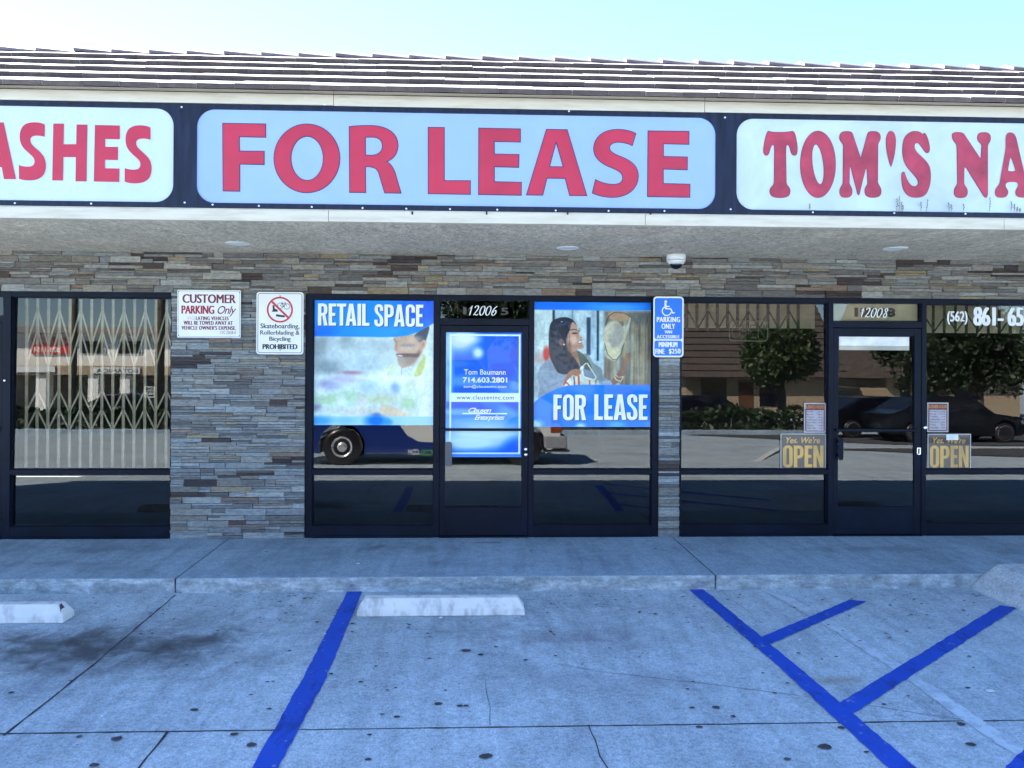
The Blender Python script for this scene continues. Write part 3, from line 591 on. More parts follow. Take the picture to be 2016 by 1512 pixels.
TOMS = [["M 258 133 C 270 140 285 141 335 142 390 142 400 138 415 135 430 133 435 145 440 160 450 200 456 240 454 270 452 292 445 300 435 300 420 298 415 290 410 275 403 245 398 228 387 226 376 226 375 245 375 300 L 378 480 C 378 500 385 507 392 515 405 528 408 550 400 570 388 588 360 591 335 591 305 591 280 587 270 568 260 548 265 530 280 515 290 507 295 495 295 475 L 297 260 C 297 235 293 226 286 226 275 228 270 245 262 275 257 292 250 300 240 299 226 297 220 285 222 262 226 215 235 175 245 150 250 138 253 133 258 133"],
 [ellipse(597, 362, 121, 229), ellipse(597, 362, 39, 139, 48, .11)],
 ["M 790 136 C 815 135 830 137 836 155 L 892 325 940 150 C 945 137 960 135 985 136 1015 136 1028 155 1027 180 1025 200 1013 208 1010 225 L 1008 480 C 1010 505 1030 515 1032 545 1033 575 1020 590 975 590 935 590 920 575 920 545 920 520 937 510 939 490 L 935 395 C 930 385 925 388 922 400 L 882 565 C 878 575 873 575 870 565 L 826 390 C 822 375 816 376 814 390 L 812 490 C 815 510 832 520 832 548 832 575 820 590 790 590 755 590 747 575 747 548 747 520 768 510 770 485 L 772 235 C 772 215 747 205 746 180 746 150 760 137 790 136"],
 ["M 1099 135 C 1120 135 1133 165 1132 210 1131 270 1115 340 1100 377 1085 340 1068 270 1067 215 1066 165 1080 135 1099 135"],
 ["M 1265 135 C 1290 135 1305 142 1315 155 1320 158 1325 148 1332 148 1345 152 1366 215 1366 255 1365 278 1355 285 1345 282 1325 275 1305 215 1280 213 1265 213 1258 228 1262 250 1270 290 1340 320 1365 380 1380 430 1375 510 1345 560 1325 585 1300 590 1270 590 1230 590 1200 570 1185 530 1175 500 1172 460 1175 430 1178 415 1188 411 1193 420 1205 460 1225 510 1255 515 1275 517 1288 507 1288 485 1285 445 1220 410 1195 350 1175 305 1175 240 1190 190 1205 155 1235 135 1265 135"],
 ["M 1522 165 C 1522 148 1535 142 1560 142 1590 142 1600 148 1610 165 L 1712 318 C 1720 325 1722 315 1722 300 L 1726 235 C 1725 215 1700 210 1697 185 1695 155 1705 143 1742 143 1775 143 1787 155 1786 185 1785 210 1768 215 1766 240 L 1766 565 C 1764 592 1755 595 1742 583 L 1622 390 C 1612 375 1605 380 1604 395 L 1602 490 C 1605 515 1627 520 1627 550 1627 580 1615 592 1580 592 1545 592 1535 578 1535 550 1536 520 1557 512 1559 490 L 1555 240 C 1553 210 1522 205 1522 165"],
 ["M 1920 142 C 1945 142 1955 155 1965 185 L 2035 490 C 2045 515 2065 520 2065 550 2065 580 2050 592 2010 592 1970 592 1955 580 1957 555 1958 530 1975 525 1975 505 1975 488 1965 484 1935 484 1905 484 1890 490 1890 508 1890 525 1908 532 1908 555 1906 580 1890 593 1860 593 1825 593 1815 578 1816 550 1820 520 1840 515 1848 490 L 1885 280 C 1893 240 1888 200 1891 175 1895 150 1905 142 1920 142", "M 1922 315 C 1930 315 1950 380 1955 400 1955 410 1945 410 1930 410 1912 410 1905 408 1907 395"]]
mb = MB(); glyphs_on_wall(mb, TOMS[:6], 1440, 220, 3.5, LY, 0, True, 1, .001, .003); glyphs_on_wall(mb, TOMS[6:], 1440, 220, 3.5, LY, 0); mb.build('lettering', [M['faded_red'], M['maroon']], s3, recalc=False)
# dried stems growing out behind the bottom of the sign frame
mb = MB()
for u, v0, v1 in ((1592.5, 412, 402), (1763, 413, 391), (1768, 413, 386), (1772, 414, 398), (1775, 414, 404), (1811, 413, 398), (1821.5, 414, 393), (1866, 414, 399), (1870, 414, 403), (1894, 414, 402), (1945, 414, 389), (1988, 413, 397), (1994, 414, 402), (1999, 416, 408), (2005, 416, 411)):
    a, c_ = at(u, v0+3, FY), at(u+random.uniform(-2, 2), v1, FY); mid = (a+c_)/2; pts = [(a.x, FY-.012, a.z), (mid.x+.004, FY-.02, mid.z), (c_.x, FY-.016, c_.z)]
    mb.tube(pts, .0016, 5)
    for k in range(4): t = .35+.18*k; x = a.x+(c_.x-a.x)*t; z = a.z+(c_.z-a.z)*t; mb.obox((x+random.uniform(-.005, .005), FY-.018, z), (.004, 0, .002), (0, .002, 0), (0, 0, .003))
tag(mb.build('dried_weeds', plain("dried_stem", (.16, .13, .11), .9)), 'dry grey weed stems poking up behind the sign frame', 'weeds', kind='stuff')

# ------------------------------------------------------------------ soffit fittings
def downlight(u, v, label, first=[]):
    d = ray(u, v); t = (ZS-CAM.z)/d.z; p = CAM+d*t
    if not first:
        o = thing('downlight', (p.x, p.y, ZS), label, 'recessed light', 'recessed lights in the soffit'); first.append(o)
        MB().lathe([(.078, .001), (.082, -.006), (.105, -.006), (.110, .001)], p, 'z', 40).build('trim_ring', M['campaint'], o)
        MB().lathe([(.0785, -.0005), (.06, -.004), (.02, -.006)], p, 'z', 40).build('lens', plain("frosted_lens", (.62, .68, .72), .3), o)
    else:
        o = copy_tree(first[0]); o.location = (p.x, p.y, ZS); o['label'] = label
downlight(468, 479, 'round white recessed light in the soffit above the customer parking sign')
downlight(1118, 488, 'round white recessed light in the soffit above the woman poster')
downlight(1762, 489, 'round white recessed light in the soffit above the door numbered 12008')
p = at(1331, 498, -.22)
sc_ = thing('security_camera', (p.x, -.22, ZS), 'white dome security camera with a dark bubble under the soffit', 'camera')
MB().lathe([(.085, .001), (.093, -.006), (.094, -.05), (.088, -.055)], (p.x, -.22, ZS), 'z', 40).build('housing', M['campaint'], sc_)
MB().lathe([(.086, -.058), (.094, -.060), (.093, -.066), (.074, -.094), (.060, -.096)], (p.x, -.22, ZS), 'z', 40).build('cover_ring', M['campaint'], sc_)
MB().lathe([(.0595, -.09)]+[(.06*math.cos(a), -.095-.05*math.sin(a)) for a in np.linspace(0, 1.5, 9)], (p.x, -.22, ZS), 'z', 32).build('bubble', M['lens'], sc_)
#PART3
# ------------------------------------------------------------------ notices on the stone
def plate(name, pts_uv, y, label, r, t=.003, mat='white', rot=0.0):
    a, c_ = at(pts_uv[0], pts_uv[3], y), at(pts_uv[2], pts_uv[1], y)
    o = MB().prism(rrect(a.x, c_.x, a.z, c_.z, r), y, y+t, 'y').build(name, M[mat]); return o, (a.x, c_.x, a.z, c_.z)
def frame_line(mb, box, inset, w, r, y, mi):
    a, b_, c_, d = box; o = rrect(a+inset, b_-inset, c_+inset, d-inset, r); i = rrect(a+inset+w, b_-inset-w, c_+inset+w, d-inset-w, max(r-w, .001)); n = len(o)
    mb.add([(p[0], y, p[1]) for p in o]+[(p[0], y, p[1]) for p in i], [(k, (k+1) % n, (k+1) % n+n, k+n) for k in range(n)], mi)
def stand_offs(mb, pts, y, y1=-.004):
    for u, v in pts: q = at(u, v, y); mb.lathe([(.006, y1-y), (.006, .0), (.0045, -.003), (.002, -.004)], (q.x, y, q.z), 'y', 10)
def crop(ox, oy, s): return lambda x0, y0, x1, y1: (ox+x0/s, oy+y0/s, ox+x1/s, oy+y1/s)
SY = -.052
k = crop(330, 550, 6.952)
# customer parking notice
o, bx = plate('parking_notice', k(130, 150, 1003, 795), SY, '', .012)
tag(o, 'white notice with maroon CUSTOMER PARKING Only lettering on the wide stone pier', 'sign')
mb = MB(); frame_line(mb, bx, .010, .0022, .006, SY-.001, 0)
wall_text(mb, "CUSTOMER", k(202, 208, 935, 322), SY-.001, 1, 0, 0, 1, .0045)
wall_text(mb, "PARKING", k(188, 360, 640, 470), SY-.001, 2, 0, 0, 1, .0045); wall_text(mb, "Only", k(682, 364, 940, 508), SY-.001, 1, .006, .35, .9)
wall_text(mb, "LATING VEHICLES", k(385, 510, 836, 556), SY-.001, 1, 0, 0, 1.1, .0022); wall_text(mb, "VIO", k(262, 508, 376, 552), SY-.001, 3, .006, 0, 1.1)
wall_text(mb, "WILL BE TOWED AWAY AT", k(218, 572, 893, 620), SY-.001, 1, 0, 0, 1.1, .0022); wall_text(mb, "VEHICLE OWNER'S EXPENSE.", k(188, 640, 938, 688), SY-.001, 1, 0, 0, 1.1, .0022)
wall_text(mb, "CVC 22658-A", k(716, 706, 935, 746), SY-.001, 1, 0, 0, 1.05)
mb.build('lettering', [M['black'], M['maroon'], plain("bright_maroon_print", (.32, .015, .05), .45, 0, .3, 30), M['faintmaroon']], o, recalc=False)
mb = MB(); stand_offs(mb, [(330+x/6.952, 550+y/6.952) for x, y in ((152, 166), (985, 180), (150, 768), (980, 775))], SY); mb.build('screws', M['greyplastic'], o)
# skateboarding notice
o, bx = plate('skateboarding_notice', k(1212, 177, 1862, 1024), SY, '', .03)
tag(o, 'white portrait notice with a red no-skateboarding circle on the stone pier', 'sign')
mb = MB(); frame_line(mb, bx, .013, .005, .024, SY-.001, 0); q = at(330+1537/6.952, 550+415/6.952, SY); c = (q.x, q.z); U = 1/6.952*(7.67+SY)/FPX
# slash, bicycle, skate, board
def W2(x, y): p = at(330+x/6.952, 550+y/6.952, SY); return (p.x, p.z)
for (wx, wy) in ((1542, 362), (1632, 370)): ring(mb, W2(wx, wy), 34*U, 40*U, SY-.001, 0, 24)
for a, b_ in (((1542, 362), (1575, 322)), ((1575, 322), (1590, 378)), ((1542, 362), (1590, 378)), ((1590, 378), (1612, 335)), ((1570, 330), (1612, 335)), ((1632, 370), (1606, 322)), ((1596, 320), (1618, 318)), ((1556, 318), (1578, 320))): ribbon(mb, [W2(*a), W2(*b_)], 6*U, SY-.001, 0)
wallpoly(mb, [(330+x/6.952, 550+y/6.952) for x, y in ((1435, 355), (1462, 352), (1466, 400), (1505, 415), (1508, 443), (1428, 443), (1425, 428), (1440, 424))], SY-.001, 0)
v, f = poly_shape([[W2(x, y) for x, y in path("M 1495 478 L 1590 492 C 1615 498 1612 522 1590 520 L 1500 510 C 1475 505 1475 478 1495 478")]]); mb.add([(p[0], SY-.001, p[1]) for p in v], f, 0)
ribbon(mb, [W2(1424, 302), W2(1650, 522)], 28*U, SY-.0016, 1); ring(mb, c, 152*U, 176*U, SY-.0018, 1)
wall_text(mb, "Skateboarding,", k(1270, 606, 1805, 690), SY-.001, 0, 0, 0, 1, .0016); wall_text(mb, "Rollerblading &", k(1265, 700, 1808, 775), SY-.001, 2, 0, 0, 1, .002); wall_text(mb, "Bicycling", k(1390, 785, 1687, 860), SY-.001, 2, 0, 0, 1, .0025)
wall_text(mb, "PROHIBITED", k(1298, 888, 1778, 954), SY-.001, 0, 0, 0, 1, .004)
mb.build('lettering', [M['black'], M['redprint'], M['greyprint']], o, recalc=False)
mb = MB(); stand_offs(mb, [(330+1540/6.952, 550+228/6.952), (330+1540/6.952, 550+968/6.952)], SY); mb.build('screws', M['greyplastic'], o)
# accessible parking sign on the narrow pier
k = crop(1270, 570, 10.08); SY2 = -.075
o, bx = plate('accessible_parking_sign', k(161, 141, 766, 1340), SY2, '', .035)
tag(o, 'blue and white wheelchair parking sign on the narrow stone pier', 'sign')
mb = MB()
for q in ((190, 172, 738, 985), (186, 1016, 733, 1310)):
    u0, v0, u1, v1 = k(*q); a, c_ = at(u0, v1, SY2), at(u1, v0, SY2); v, f = poly_shape([rrect(a.x, c_.x, a.z, c_.z, .022)]); mb.add([(p[0], SY2-.0008, p[1]) for p in v], f, 0)
U = 1/10.08*(7.67+SY2)/FPX
def W3(x, y): p = at(1270+x/10.08, 570+y/10.08, SY2); return (p.x, p.z)
L = SY2-.0016
hc = W3(410, 240); v, f = poly_shape([ellipse(hc[0], hc[1], 27*U, 27*U, 24)]); mb.add([(p[0], L, p[1]) for p in v], f, 1)
ribbon(mb, [W3(402, 262), W3(410, 385)], 40*U, L, 1); ribbon(mb, [W3(395, 378), W3(515, 384)], 24*U, L-.0003, 1); ribbon(mb, [W3(415, 335), W3(490, 338)], 22*U, L-.0004, 1)
ribbon(mb, [W3(505, 376), W3(548, 472)], 26*U, L-.0005, 1); ribbon(mb, [W3(540, 470), W3(592, 456)], 22*U, L-.0006, 1)
arc = [W3(430+92*math.cos(t), 425+92*math.sin(t)) for t in np.linspace(math.radians(-118), math.radians(-372+8), 40)][::-1]; arc = [W3(430+90*math.cos(t), 425+90*math.sin(t)) for t in np.linspace(math.radians(15), math.radians(245), 40)]; ribbon(mb, arc, 22*U, L-.0007, 1)
wall_text(mb, "PARKING", k(232, 545, 695, 645), L, 1, 0, 0, 1.15, .003); wall_text(mb, "ONLY", k(325, 678, 597, 780), L, 1, 0, 0, 1.1, .003); wall_text(mb, "VAN", k(385, 812, 538, 870), L, 1, 0, 0, 1, .0022); wall_text(mb, "ACCESSIBLE", k(232, 905, 686, 968), L, 1, 0, 0, 1.1, .0022)
wall_text(mb, "MINIMUM", k(270, 1042, 644, 1142), L, 1, 0, 0, 1.1, .003); wall_text(mb, "FINE", k(203, 1178, 388, 1276), L, 1, 0, 0, 1.1, .003); wall_text(mb, "$250", k(470, 1175, 705, 1285), L, 1, 0, 0, 1.1, .003)
mb.build('lettering', [M['signblue'], M['white']], o, recalc=False)
mb = MB(); stand_offs(mb, [(1270+463/10.08, 570+216/10.08), (1270+455/10.08, 570+1252/10.08)], SY2); mb.build('screws', M['greyplastic'], o)

# ------------------------------------------------------------------ printed window posters (the print is held as colours of a fine grid)
class Print:
    def __init__(s, x0, x1, y0, y1, nx, base):
        s.x0, s.x1, s.y0, s.y1 = x0, x1, y0, y1; s.nx = nx; s.ny = int(nx*(y1-y0)/(x1-x0))
        s.X, s.Y = np.meshgrid(np.linspace(x0, x1, s.nx), np.linspace(y0, y1, s.ny)); s.img = np.zeros((s.ny, s.nx, 3)); s.img[:] = base
    def lay(s, a, col): a = np.clip(a, 0, 1)[..., None]; s.img = s.img*(1-a)+np.array(col, float)*a
    def blob(s, cx, cy, rx, ry, col, alpha=1.0, rot=0.0, soft=1.0):
        c, n = math.cos(rot), math.sin(rot); dx, dy = s.X-cx, s.Y-cy; u = (dx*c+dy*n)/rx; v = (-dx*n+dy*c)/ry; r = np.sqrt(u*u+v*v)
        s.lay(alpha*np.clip((1+soft*.5-r)/max(soft, .02), 0, 1)**1.3, col); return s
    def sd(s, pts):
        p = np.array(pts, float); d = np.full(s.X.shape, 1e9); ins = np.zeros(s.X.shape, bool)
        for i in range(len(p)):
            a, b_ = p[i-1], p[i]; e = b_-a; wx, wy = s.X-a[0], s.Y-a[1]; t = np.clip((wx*e[0]+wy*e[1])/max(e@e, 1e-9), 0, 1)
            d = np.minimum(d, np.hypot(wx-e[0]*t, wy-e[1]*t))
            cond = (a[1] > s.Y) != (b_[1] > s.Y); xs = a[0]+(s.Y-a[1])*(e[0])/(e[1] if abs(e[1]) > 1e-9 else 1e-9); ins ^= cond & (s.X < xs)
        return np.where(ins, -d, d)
    def poly(s, pts, col, soft=4.0, alpha=1.0, smooth=True):
        if smooth:
            q = [np.array(a, float) for a in pts]; n = len(q); o = []
            for i in range(n):
                p0, p1, p2, p3 = q[i-1], q[i], q[(i+1) % n], q[(i+2) % n]
                for kk in range(4): t = kk/4; o.append(.5*((2*p1)+(-p0+p2)*t+(2*p0-5*p1+4*p2-p3)*t*t+(-p0+3*p1-3*p2+p3)*t**3))
            pts = o
        s.lay(alpha*np.clip(.5-s.sd(pts)/soft, 0, 1), col); return s
    def rect(s, x0, y0, x1, y1, col, soft=2.0, alpha=1.0):
        d = np.maximum(np.maximum(x0-s.X, s.X-x1), np.maximum(y0-s.Y, s.Y-y1)); s.lay(alpha*np.clip(.5-d/soft, 0, 1), col); return s
    def line(s, pts, w, col, soft=3.0, alpha=1.0):
        d = np.full(s.X.shape, 1e9)
        for a, b_ in zip(pts, pts[1:]):
            a, b_ = np.array(a, float), np.array(b_, float); e = b_-a; wx, wy = s.X-a[0], s.Y-a[1]; t = np.clip((wx*e[0]+wy*e[1])/max(e@e, 1e-9), 0, 1); d = np.minimum(d, np.hypot(wx-e[0]*t, wy-e[1]*t))
        s.lay(alpha*np.clip(.5-(d-w/2)/soft, 0, 1), col); return s
    def grain(s, amp, sx, sy):
        g = RNG.rand(s.ny//sy+2, s.nx//sx+2); g = np.kron(g, np.ones((sy, sx)))[:s.ny, :s.nx]; s.img = s.img*(1+amp*(g-.5))[..., None]; return s
    def photo(s, amp=.07):
        for k in (5, 12, 30, 70):
            g = 1.25*RNG.rand(k+2, k+2, 1); yy = np.linspace(0, k, s.ny); xx = np.linspace(0, k, s.nx); yi = yy.astype(int); xi = xx.astype(int); fy = (yy-yi)[:, None, None]; fx = (xx-xi)[None, :, None]
            fy = fy*fy*(3-2*fy); fx = fx*fx*(3-2*fx); q = (g[yi][:, xi]*(1-fx)+g[yi][:, xi+1]*fx)*(1-fy)+(g[yi+1][:, xi]*(1-fx)+g[yi+1][:, xi+1]*fx)*fy
            s.img = s.img*(1+amp*2*(q-.62))
        return s
    def soften(s, n=1):
        for _ in range(n):
            i = s.img; p = np.pad(i, ((1, 1), (1, 1), (0, 0)), 'edge'); s.img = (p[:-2, 1:-1]+p[2:, 1:-1]+p[1:-1, :-2]+p[1:-1, 2:]+2*i)/6
        return s
    def build(s, name, ox, oy, sc, y, mat):
        a, c_ = at(ox+s.x0/sc, oy+s.y1/sc, y), at(ox+s.x1/sc, oy+s.y0/sc, y); nx, ny = s.nx, s.ny
        gx = np.linspace(a.x, c_.x, nx); gz = np.linspace(c_.z, a.z, ny); Xg, Zg = np.meshgrid(gx, gz)
        co = np.stack([Xg, np.full_like(Xg, y), Zg], -1).reshape(-1, 3); i = np.arange(ny-1)[:, None]*nx+np.arange(nx-1)[None]
        f = np.stack([i+nx, i+nx+1, i+1, i], -1).reshape(-1, 4)
        me = bpy.data.meshes.new(name); me.from_pydata(co.tolist(), [], f.tolist()); me.materials.append(mat)
        g_ = s.img.mean(-1, keepdims=True); s.img = np.clip(g_+(s.img-g_)*1.22, 0, 255); s.img = np.clip(s.img*np.array((.97, 1.01, .97)), 0, 255); lin = np.clip(s.img/255, 0, 1); lin = np.where(lin <= .04045, lin/12.92, ((lin+.055)/1.055)**2.4)
        at_ = me.attributes.new('col', 'FLOAT_COLOR', 'POINT'); at_.data.foreach_set('color', np.concatenate([lin, np.ones((ny, nx, 1))], -1).astype('f').ravel())
        # a backing sheet so the poster has a thickness
        ob = bpy.data.objects.new(name, me); COL.objects.link(ob); ORG[ob] = Vector((0, 0, 0))
        bk = MB().box(a.x, c_.x, y+.0004, y+.0024, a.z, c_.z).build('backing', M['white'], ob); return ob
mt, nt, b = nodes_of("printed_poster"); a = nt.nodes.new("ShaderNodeAttribute"); a.attribute_name = 'col'
c = mix(nt, 1.0, a.outputs['Color'], (.98, .98, .98), 'MULTIPLY'); lk(nt, c, b.inputs['Base Color']); b.inputs['Roughness'].default_value = .45; b.inputs['Coat Weight'].default_value = .35; b.inputs['Coat Roughness'].default_value = .02; b.inputs['Specular IOR Level'].default_value = .2
M['print'] = mt
PY = .041
# left poster: man in a bright shop
P = Print(70, 1075, 80, 1120, 250, (222, 234, 240))
for q in ((120, 480, 150, 110, (112, 128, 142)), (190, 640, 130, 70, (104, 118, 132)), (340, 440, 60, 70, (118, 130, 142)), (600, 470, 330, 60, (176, 192, 205)), (560, 610, 260, 90, (178, 196, 208)), (300, 540, 120, 40, (200, 212, 220)), (220, 500, 50, 100, (176, 190, 202)), (820, 700, 330, 40, (248, 252, 255)), (520, 740, 420, 34, (240, 248, 255)), (190, 790, 90, 50, (150, 152, 195)), (380, 690, 90, 16, (150, 96, 120)), (330, 740, 120, 40, (188, 180, 210)), (520, 800, 80, 60, (178, 202, 228)), (750, 815, 38, 45, (116, 160, 208)), (880, 800, 40, 60, (205, 214, 190)),
          (190, 910, 120, 50, (172, 204, 158)), (380, 890, 120, 55, (168, 198, 160)), (620, 910, 150, 40, (210, 218, 176)), (860, 940, 70, 60, (170, 202, 156)), (300, 930, 45, 50, (240, 246, 250)), (130, 850, 50, 40, (232, 240, 246)), (470, 930, 50, 60, (224, 214, 214)), (100, 980, 40, 30, (110, 104, 150)), (520, 1010, 260, 36, (226, 214, 206)), (600, 1035, 40, 18, (120, 110, 150)), (230, 1000, 120, 30, (214, 220, 206))):
    P.blob(q[0], q[1], q[2], q[3], q[4], .85)
P.grain(.06, 6, 5).soften(4); P.img = 255-(255-P.img)*.8
P.poly([(630, 960), (700, 955), (880, 1035), (860, 1048), (640, 1046)], (236, 214, 190), 14)
P.poly([(1010, 560), (1072, 610), (1072, 1048), (930, 1048), (955, 880), (930, 720)], (240, 246, 252), 10); P.line([(975, 860), (950, 960), (930, 1040)], 6, (196, 208, 224), 10, .7); P.line([(1010, 700), (990, 860)], 6, (210, 220, 232), 14, .6)
P.poly([(965, 545), (850, 640), (720, 610), (690, 700), (700, 720), (900, 715), (1005, 560)], (222, 232, 230), 8)
P.poly([(985, 530), (1002, 590), (968, 700), (905, 720), (940, 620), (975, 570)], (200, 204, 138), 10); P.line([(735, 620), (690, 690), (680, 720)], 16, (214, 216, 160), 12, .8); P.line([(800, 650), (800, 700)], 5, (130, 140, 150), 6, .7); P.line([(850, 640), (880, 670), (905, 620)], 5, (170, 180, 184), 8, .7)
P.poly([(735, 405), (748, 470), (738, 498), (762, 525), (768, 590), (800, 648), (850, 640), (905, 615), (962, 535), (985, 470), (1000, 440), (1000, 408), (960, 385), (900, 370), (800, 390)], (216, 182, 164), 6)
P.poly([(912, 372), (1026, 300), (1012, 395), (988, 432), (940, 428), (918, 410)], (74, 80, 96), 7); P.blob(960, 415, 40, 30, (96, 96, 110), .6)
P.blob(982, 452, 22, 38, (224, 178, 158), 1, .15, .4); P.blob(980, 452, 9, 22, (180, 128, 112), .8, .15)
P.poly([(770, 545), (835, 535), (905, 528), (945, 495), (965, 515), (930, 572), (880, 618), (830, 640), (800, 640), (776, 592)], (168, 152, 146), 14, .85)
P.poly([(758, 533), (850, 528), (930, 530), (950, 500), (955, 530), (930, 560), (850, 558), (775, 556)], (96, 70, 76), 12, .9); P.blob(788, 548, 24, 6, (236, 236, 238), 1, .1, .6)
P.blob(850, 462, 80, 14, (150, 150, 158), .7); P.blob(850, 490, 90, 16, (224, 196, 184), .7); P.line([(735, 410), (760, 440), (750, 470)], 6, (110, 90, 90), 6, .7); P.blob(755, 480, 14, 40, (196, 150, 136), .6)
P.blob(700, 730, 300, 16, (250, 253, 255), .7); P.blob(870, 590, 60, 40, (140, 116, 110), .35); P.blob(960, 500, 20, 60, (190, 150, 134), .5); P.blob(800, 600, 30, 40, (186, 166, 158), .5); P.blob(900, 410, 60, 30, (226, 196, 180), .6); P.photo(.028)
P.rect(70, 1048, 1075, 1120, (186, 226, 250)); P.blob(120, 1085, 120, 40, (90, 170, 246), .9); P.blob(590, 1085, 90, 50, (14, 118, 238), .95); P.blob(690, 1095, 40, 30, (70, 160, 246), .8); P.blob(330, 1085, 90, 30, (150, 206, 250), .8)
blue = [(70, 80), (1075, 80), (1075, 272), (1000, 318), (930, 355), (850, 382), (760, 393), (650, 396), (70, 393)]
P.poly(blue, (44, 142, 240), 3, 1, False); msk = P.sd(blue) < 0; keep = P.img.copy()
P.blob(980, 170, 190, 130, (14, 92, 222), .9); P.blob(120, 345, 130, 50, (16, 108, 224), .85); P.blob(620, 350, 260, 60, (62, 160, 250), .7); P.blob(150, 200, 120, 130, (56, 146, 236), .5); P.img = np.where(msk[..., None], P.img, keep)
P.soften(1)
o = P.build('window_poster', 600, 570, 4.2, PY, M['print']); tag(o, 'window poster of a smiling bearded man headed RETAIL SPACE', 'poster')
mb = MB(); kc = crop(600, 570, 4.2); condensed(mb, "RETAIL", kc(108, 118, 536, 297), PY-.0016, 0, .045, (.008, -.008), 1, {'RE': .0, 'ET': -.02, 'TA': -.07, 'AI': .0}); condensed(mb, "SPACE", kc(575, 126, 980, 304), PY-.0016, 0, .045, (.008, -.008), 1, {'PA': -.03})
mb.build('lettering', [M['posterwhite'], M['shadowink']], o, recalc=False)
# right poster: woman at a clothes rail
P = Print(62, 1425, 30, 1455, 260, (188, 206, 216))
P.rect(62, 120, 275, 760, (204, 218, 222), 60); P.rect(272, 125, 300, 300, (36, 44, 60), 8); P.rect(488, 125, 508, 330, (120, 142, 165), 10); P.rect(300, 125, 488, 300, (176, 198, 212), 20); P.rect(520, 125, 660, 560, (196, 212, 222), 30)
P.rect(664, 208, 710, 640, (52, 70, 96), 8); P.rect(780, 128, 806, 700, (32, 46, 66), 8); P.rect(715, 128, 778, 700, (168, 188, 204), 16); P.rect(62, 880, 140, 1120, (184, 196, 206), 30)
P.rect(870, 135, 1425, 980, (112, 108, 102), 40)
tones = [(152, 148, 128), (96, 88, 82), (176, 172, 152), (132, 106, 80), (160, 160, 150), (84, 82, 84), (186, 178, 158), (146, 116, 90), (120, 124, 120)]
for i in range(26):
    x = 1095+i*13.2+RNG.uniform(-4, 4); P.poly([(x-12+RNG.uniform(-20, 20), 190+RNG.uniform(0, 160)), (x+10, 190), (x+16+RNG.uniform(-10, 10), 980), (x-14+RNG.uniform(-20, 10), 980)], tones[i % 9], 8, .75, False)
for i in range(12): x = 880+i*22; P.poly([(x-10, 640+RNG.uniform(-40, 60)), (x+12, 640), (x+14, 980), (x-16, 980)], tones[(i*2+1) % 9], 10, .7, False)
P.blob(1300, 230, 130, 70, (80, 86, 94), .6); P.blob(1180, 520, 70, 200, (188, 190, 180), .35); P.grain(.12, 3, 14).soften(2)
P.blob(1030, 190, 130, 62, (172, 142, 120), .95, .1, .4); P.line([(880, 290), (920, 190), (980, 150), (1100, 155), (1180, 200)], 9, (72, 66, 60), 6)
P.blob(205, 630, 42, 90, (198, 52, 54), .95, 0, .7); P.blob(120, 680, 50, 80, (190, 150, 150), .5)
P.poly([(250, 670), (140, 770), (100, 880), (130, 1000), (110, 1130), (230, 1090), (420, 980), (500, 870), (420, 850), (320, 820), (290, 745)], (152, 160, 176), 8)
P.poly([(600, 640), (680, 630), (750, 730), (835, 790), (860, 880), (935, 930), (940, 985), (770, 985), (700, 800)], (132, 142, 148), 8)
for i in range(40): x, y_ = RNG.uniform(120, 430), RNG.uniform(740, 1070); P.blob(x, y_, 24, 5, (120, 128, 146) if i % 2 else (176, 184, 198), .3, RNG.uniform(-.9, .3))
P.line([(160, 900), (230, 1000), (330, 960)], 10, (110, 118, 138), 16, .6); P.line([(290, 760), (330, 830), (420, 870)], 10, (108, 116, 134), 14, .6)
P.poly([(545, 590), (640, 640), (720, 760), (700, 830), (620, 760), (590, 760)], (74, 84, 78), 8); P.line([(545, 600), (590, 780)], 10, (190, 200, 205), 6, .8)
P.poly([(450, 570), (545, 560), (560, 630), (592, 745), (585, 800), (500, 760), (440, 640)], (164, 126, 112), 8)
P.poly([(235, 345), (262, 262), (335, 218), (430, 207), (505, 238), (548, 300), (510, 330), (455, 400), (440, 480), (470, 600), (540, 690), (590, 800), (500, 830), (430, 858), (340, 838), (292, 765), (240, 650), (228, 500)], (38, 42, 58), 6)
P.blob(330, 560, 50, 190, (70, 77, 98), .5, -.12); P.blob(420, 700, 30, 120, (60, 56, 68), .4, -.5); P.blob(380, 290, 90, 22, (78, 92, 116), .5, -.3); P.line([(330, 270), (380, 250), (400, 275)], 12, (24, 26, 36), 4); P.blob(378, 258, 14, 5, (220, 230, 240), .9)
P.poly([(500, 262), (545, 300), (562, 345), (578, 370), (592, 430), (612, 462), (600, 478), (612, 505), (636, 545), (612, 568), (560, 572), (520, 602), (470, 590), (428, 500), (440, 420), (480, 330)], (200, 160, 144), 6)
P.blob(520, 465, 60, 46, (226, 188, 172), .8); P.blob(510, 312, 44, 36, (216, 180, 164), .7); P.blob(455, 545, 34, 60, (150, 114, 104), .6); P.blob(600, 445, 12, 34, (188, 150, 132), .7)
P.line([(468, 356), (510, 344), (548, 352)], 9, (44, 38, 44), 5); P.blob(528, 390, 30, 9, (36, 32, 40), 1, -.05, .7); P.line([(490, 396), (560, 384)], 5, (30, 26, 34), 4); P.blob(578, 362, 12, 7, (40, 36, 42), .9); P.blob(582, 340, 12, 4, (44, 40, 44), .8)
P.blob(588, 488, 27, 13, (236, 230, 228), 1, -.15, .4); P.line([(556, 492), (582, 472), (612, 470)], 6, (142, 70, 72), 4); P.line([(560, 498), (590, 508), (610, 496)], 7, (150, 76, 76), 4); P.blob(600, 436, 8, 6, (110, 76, 66), .7)
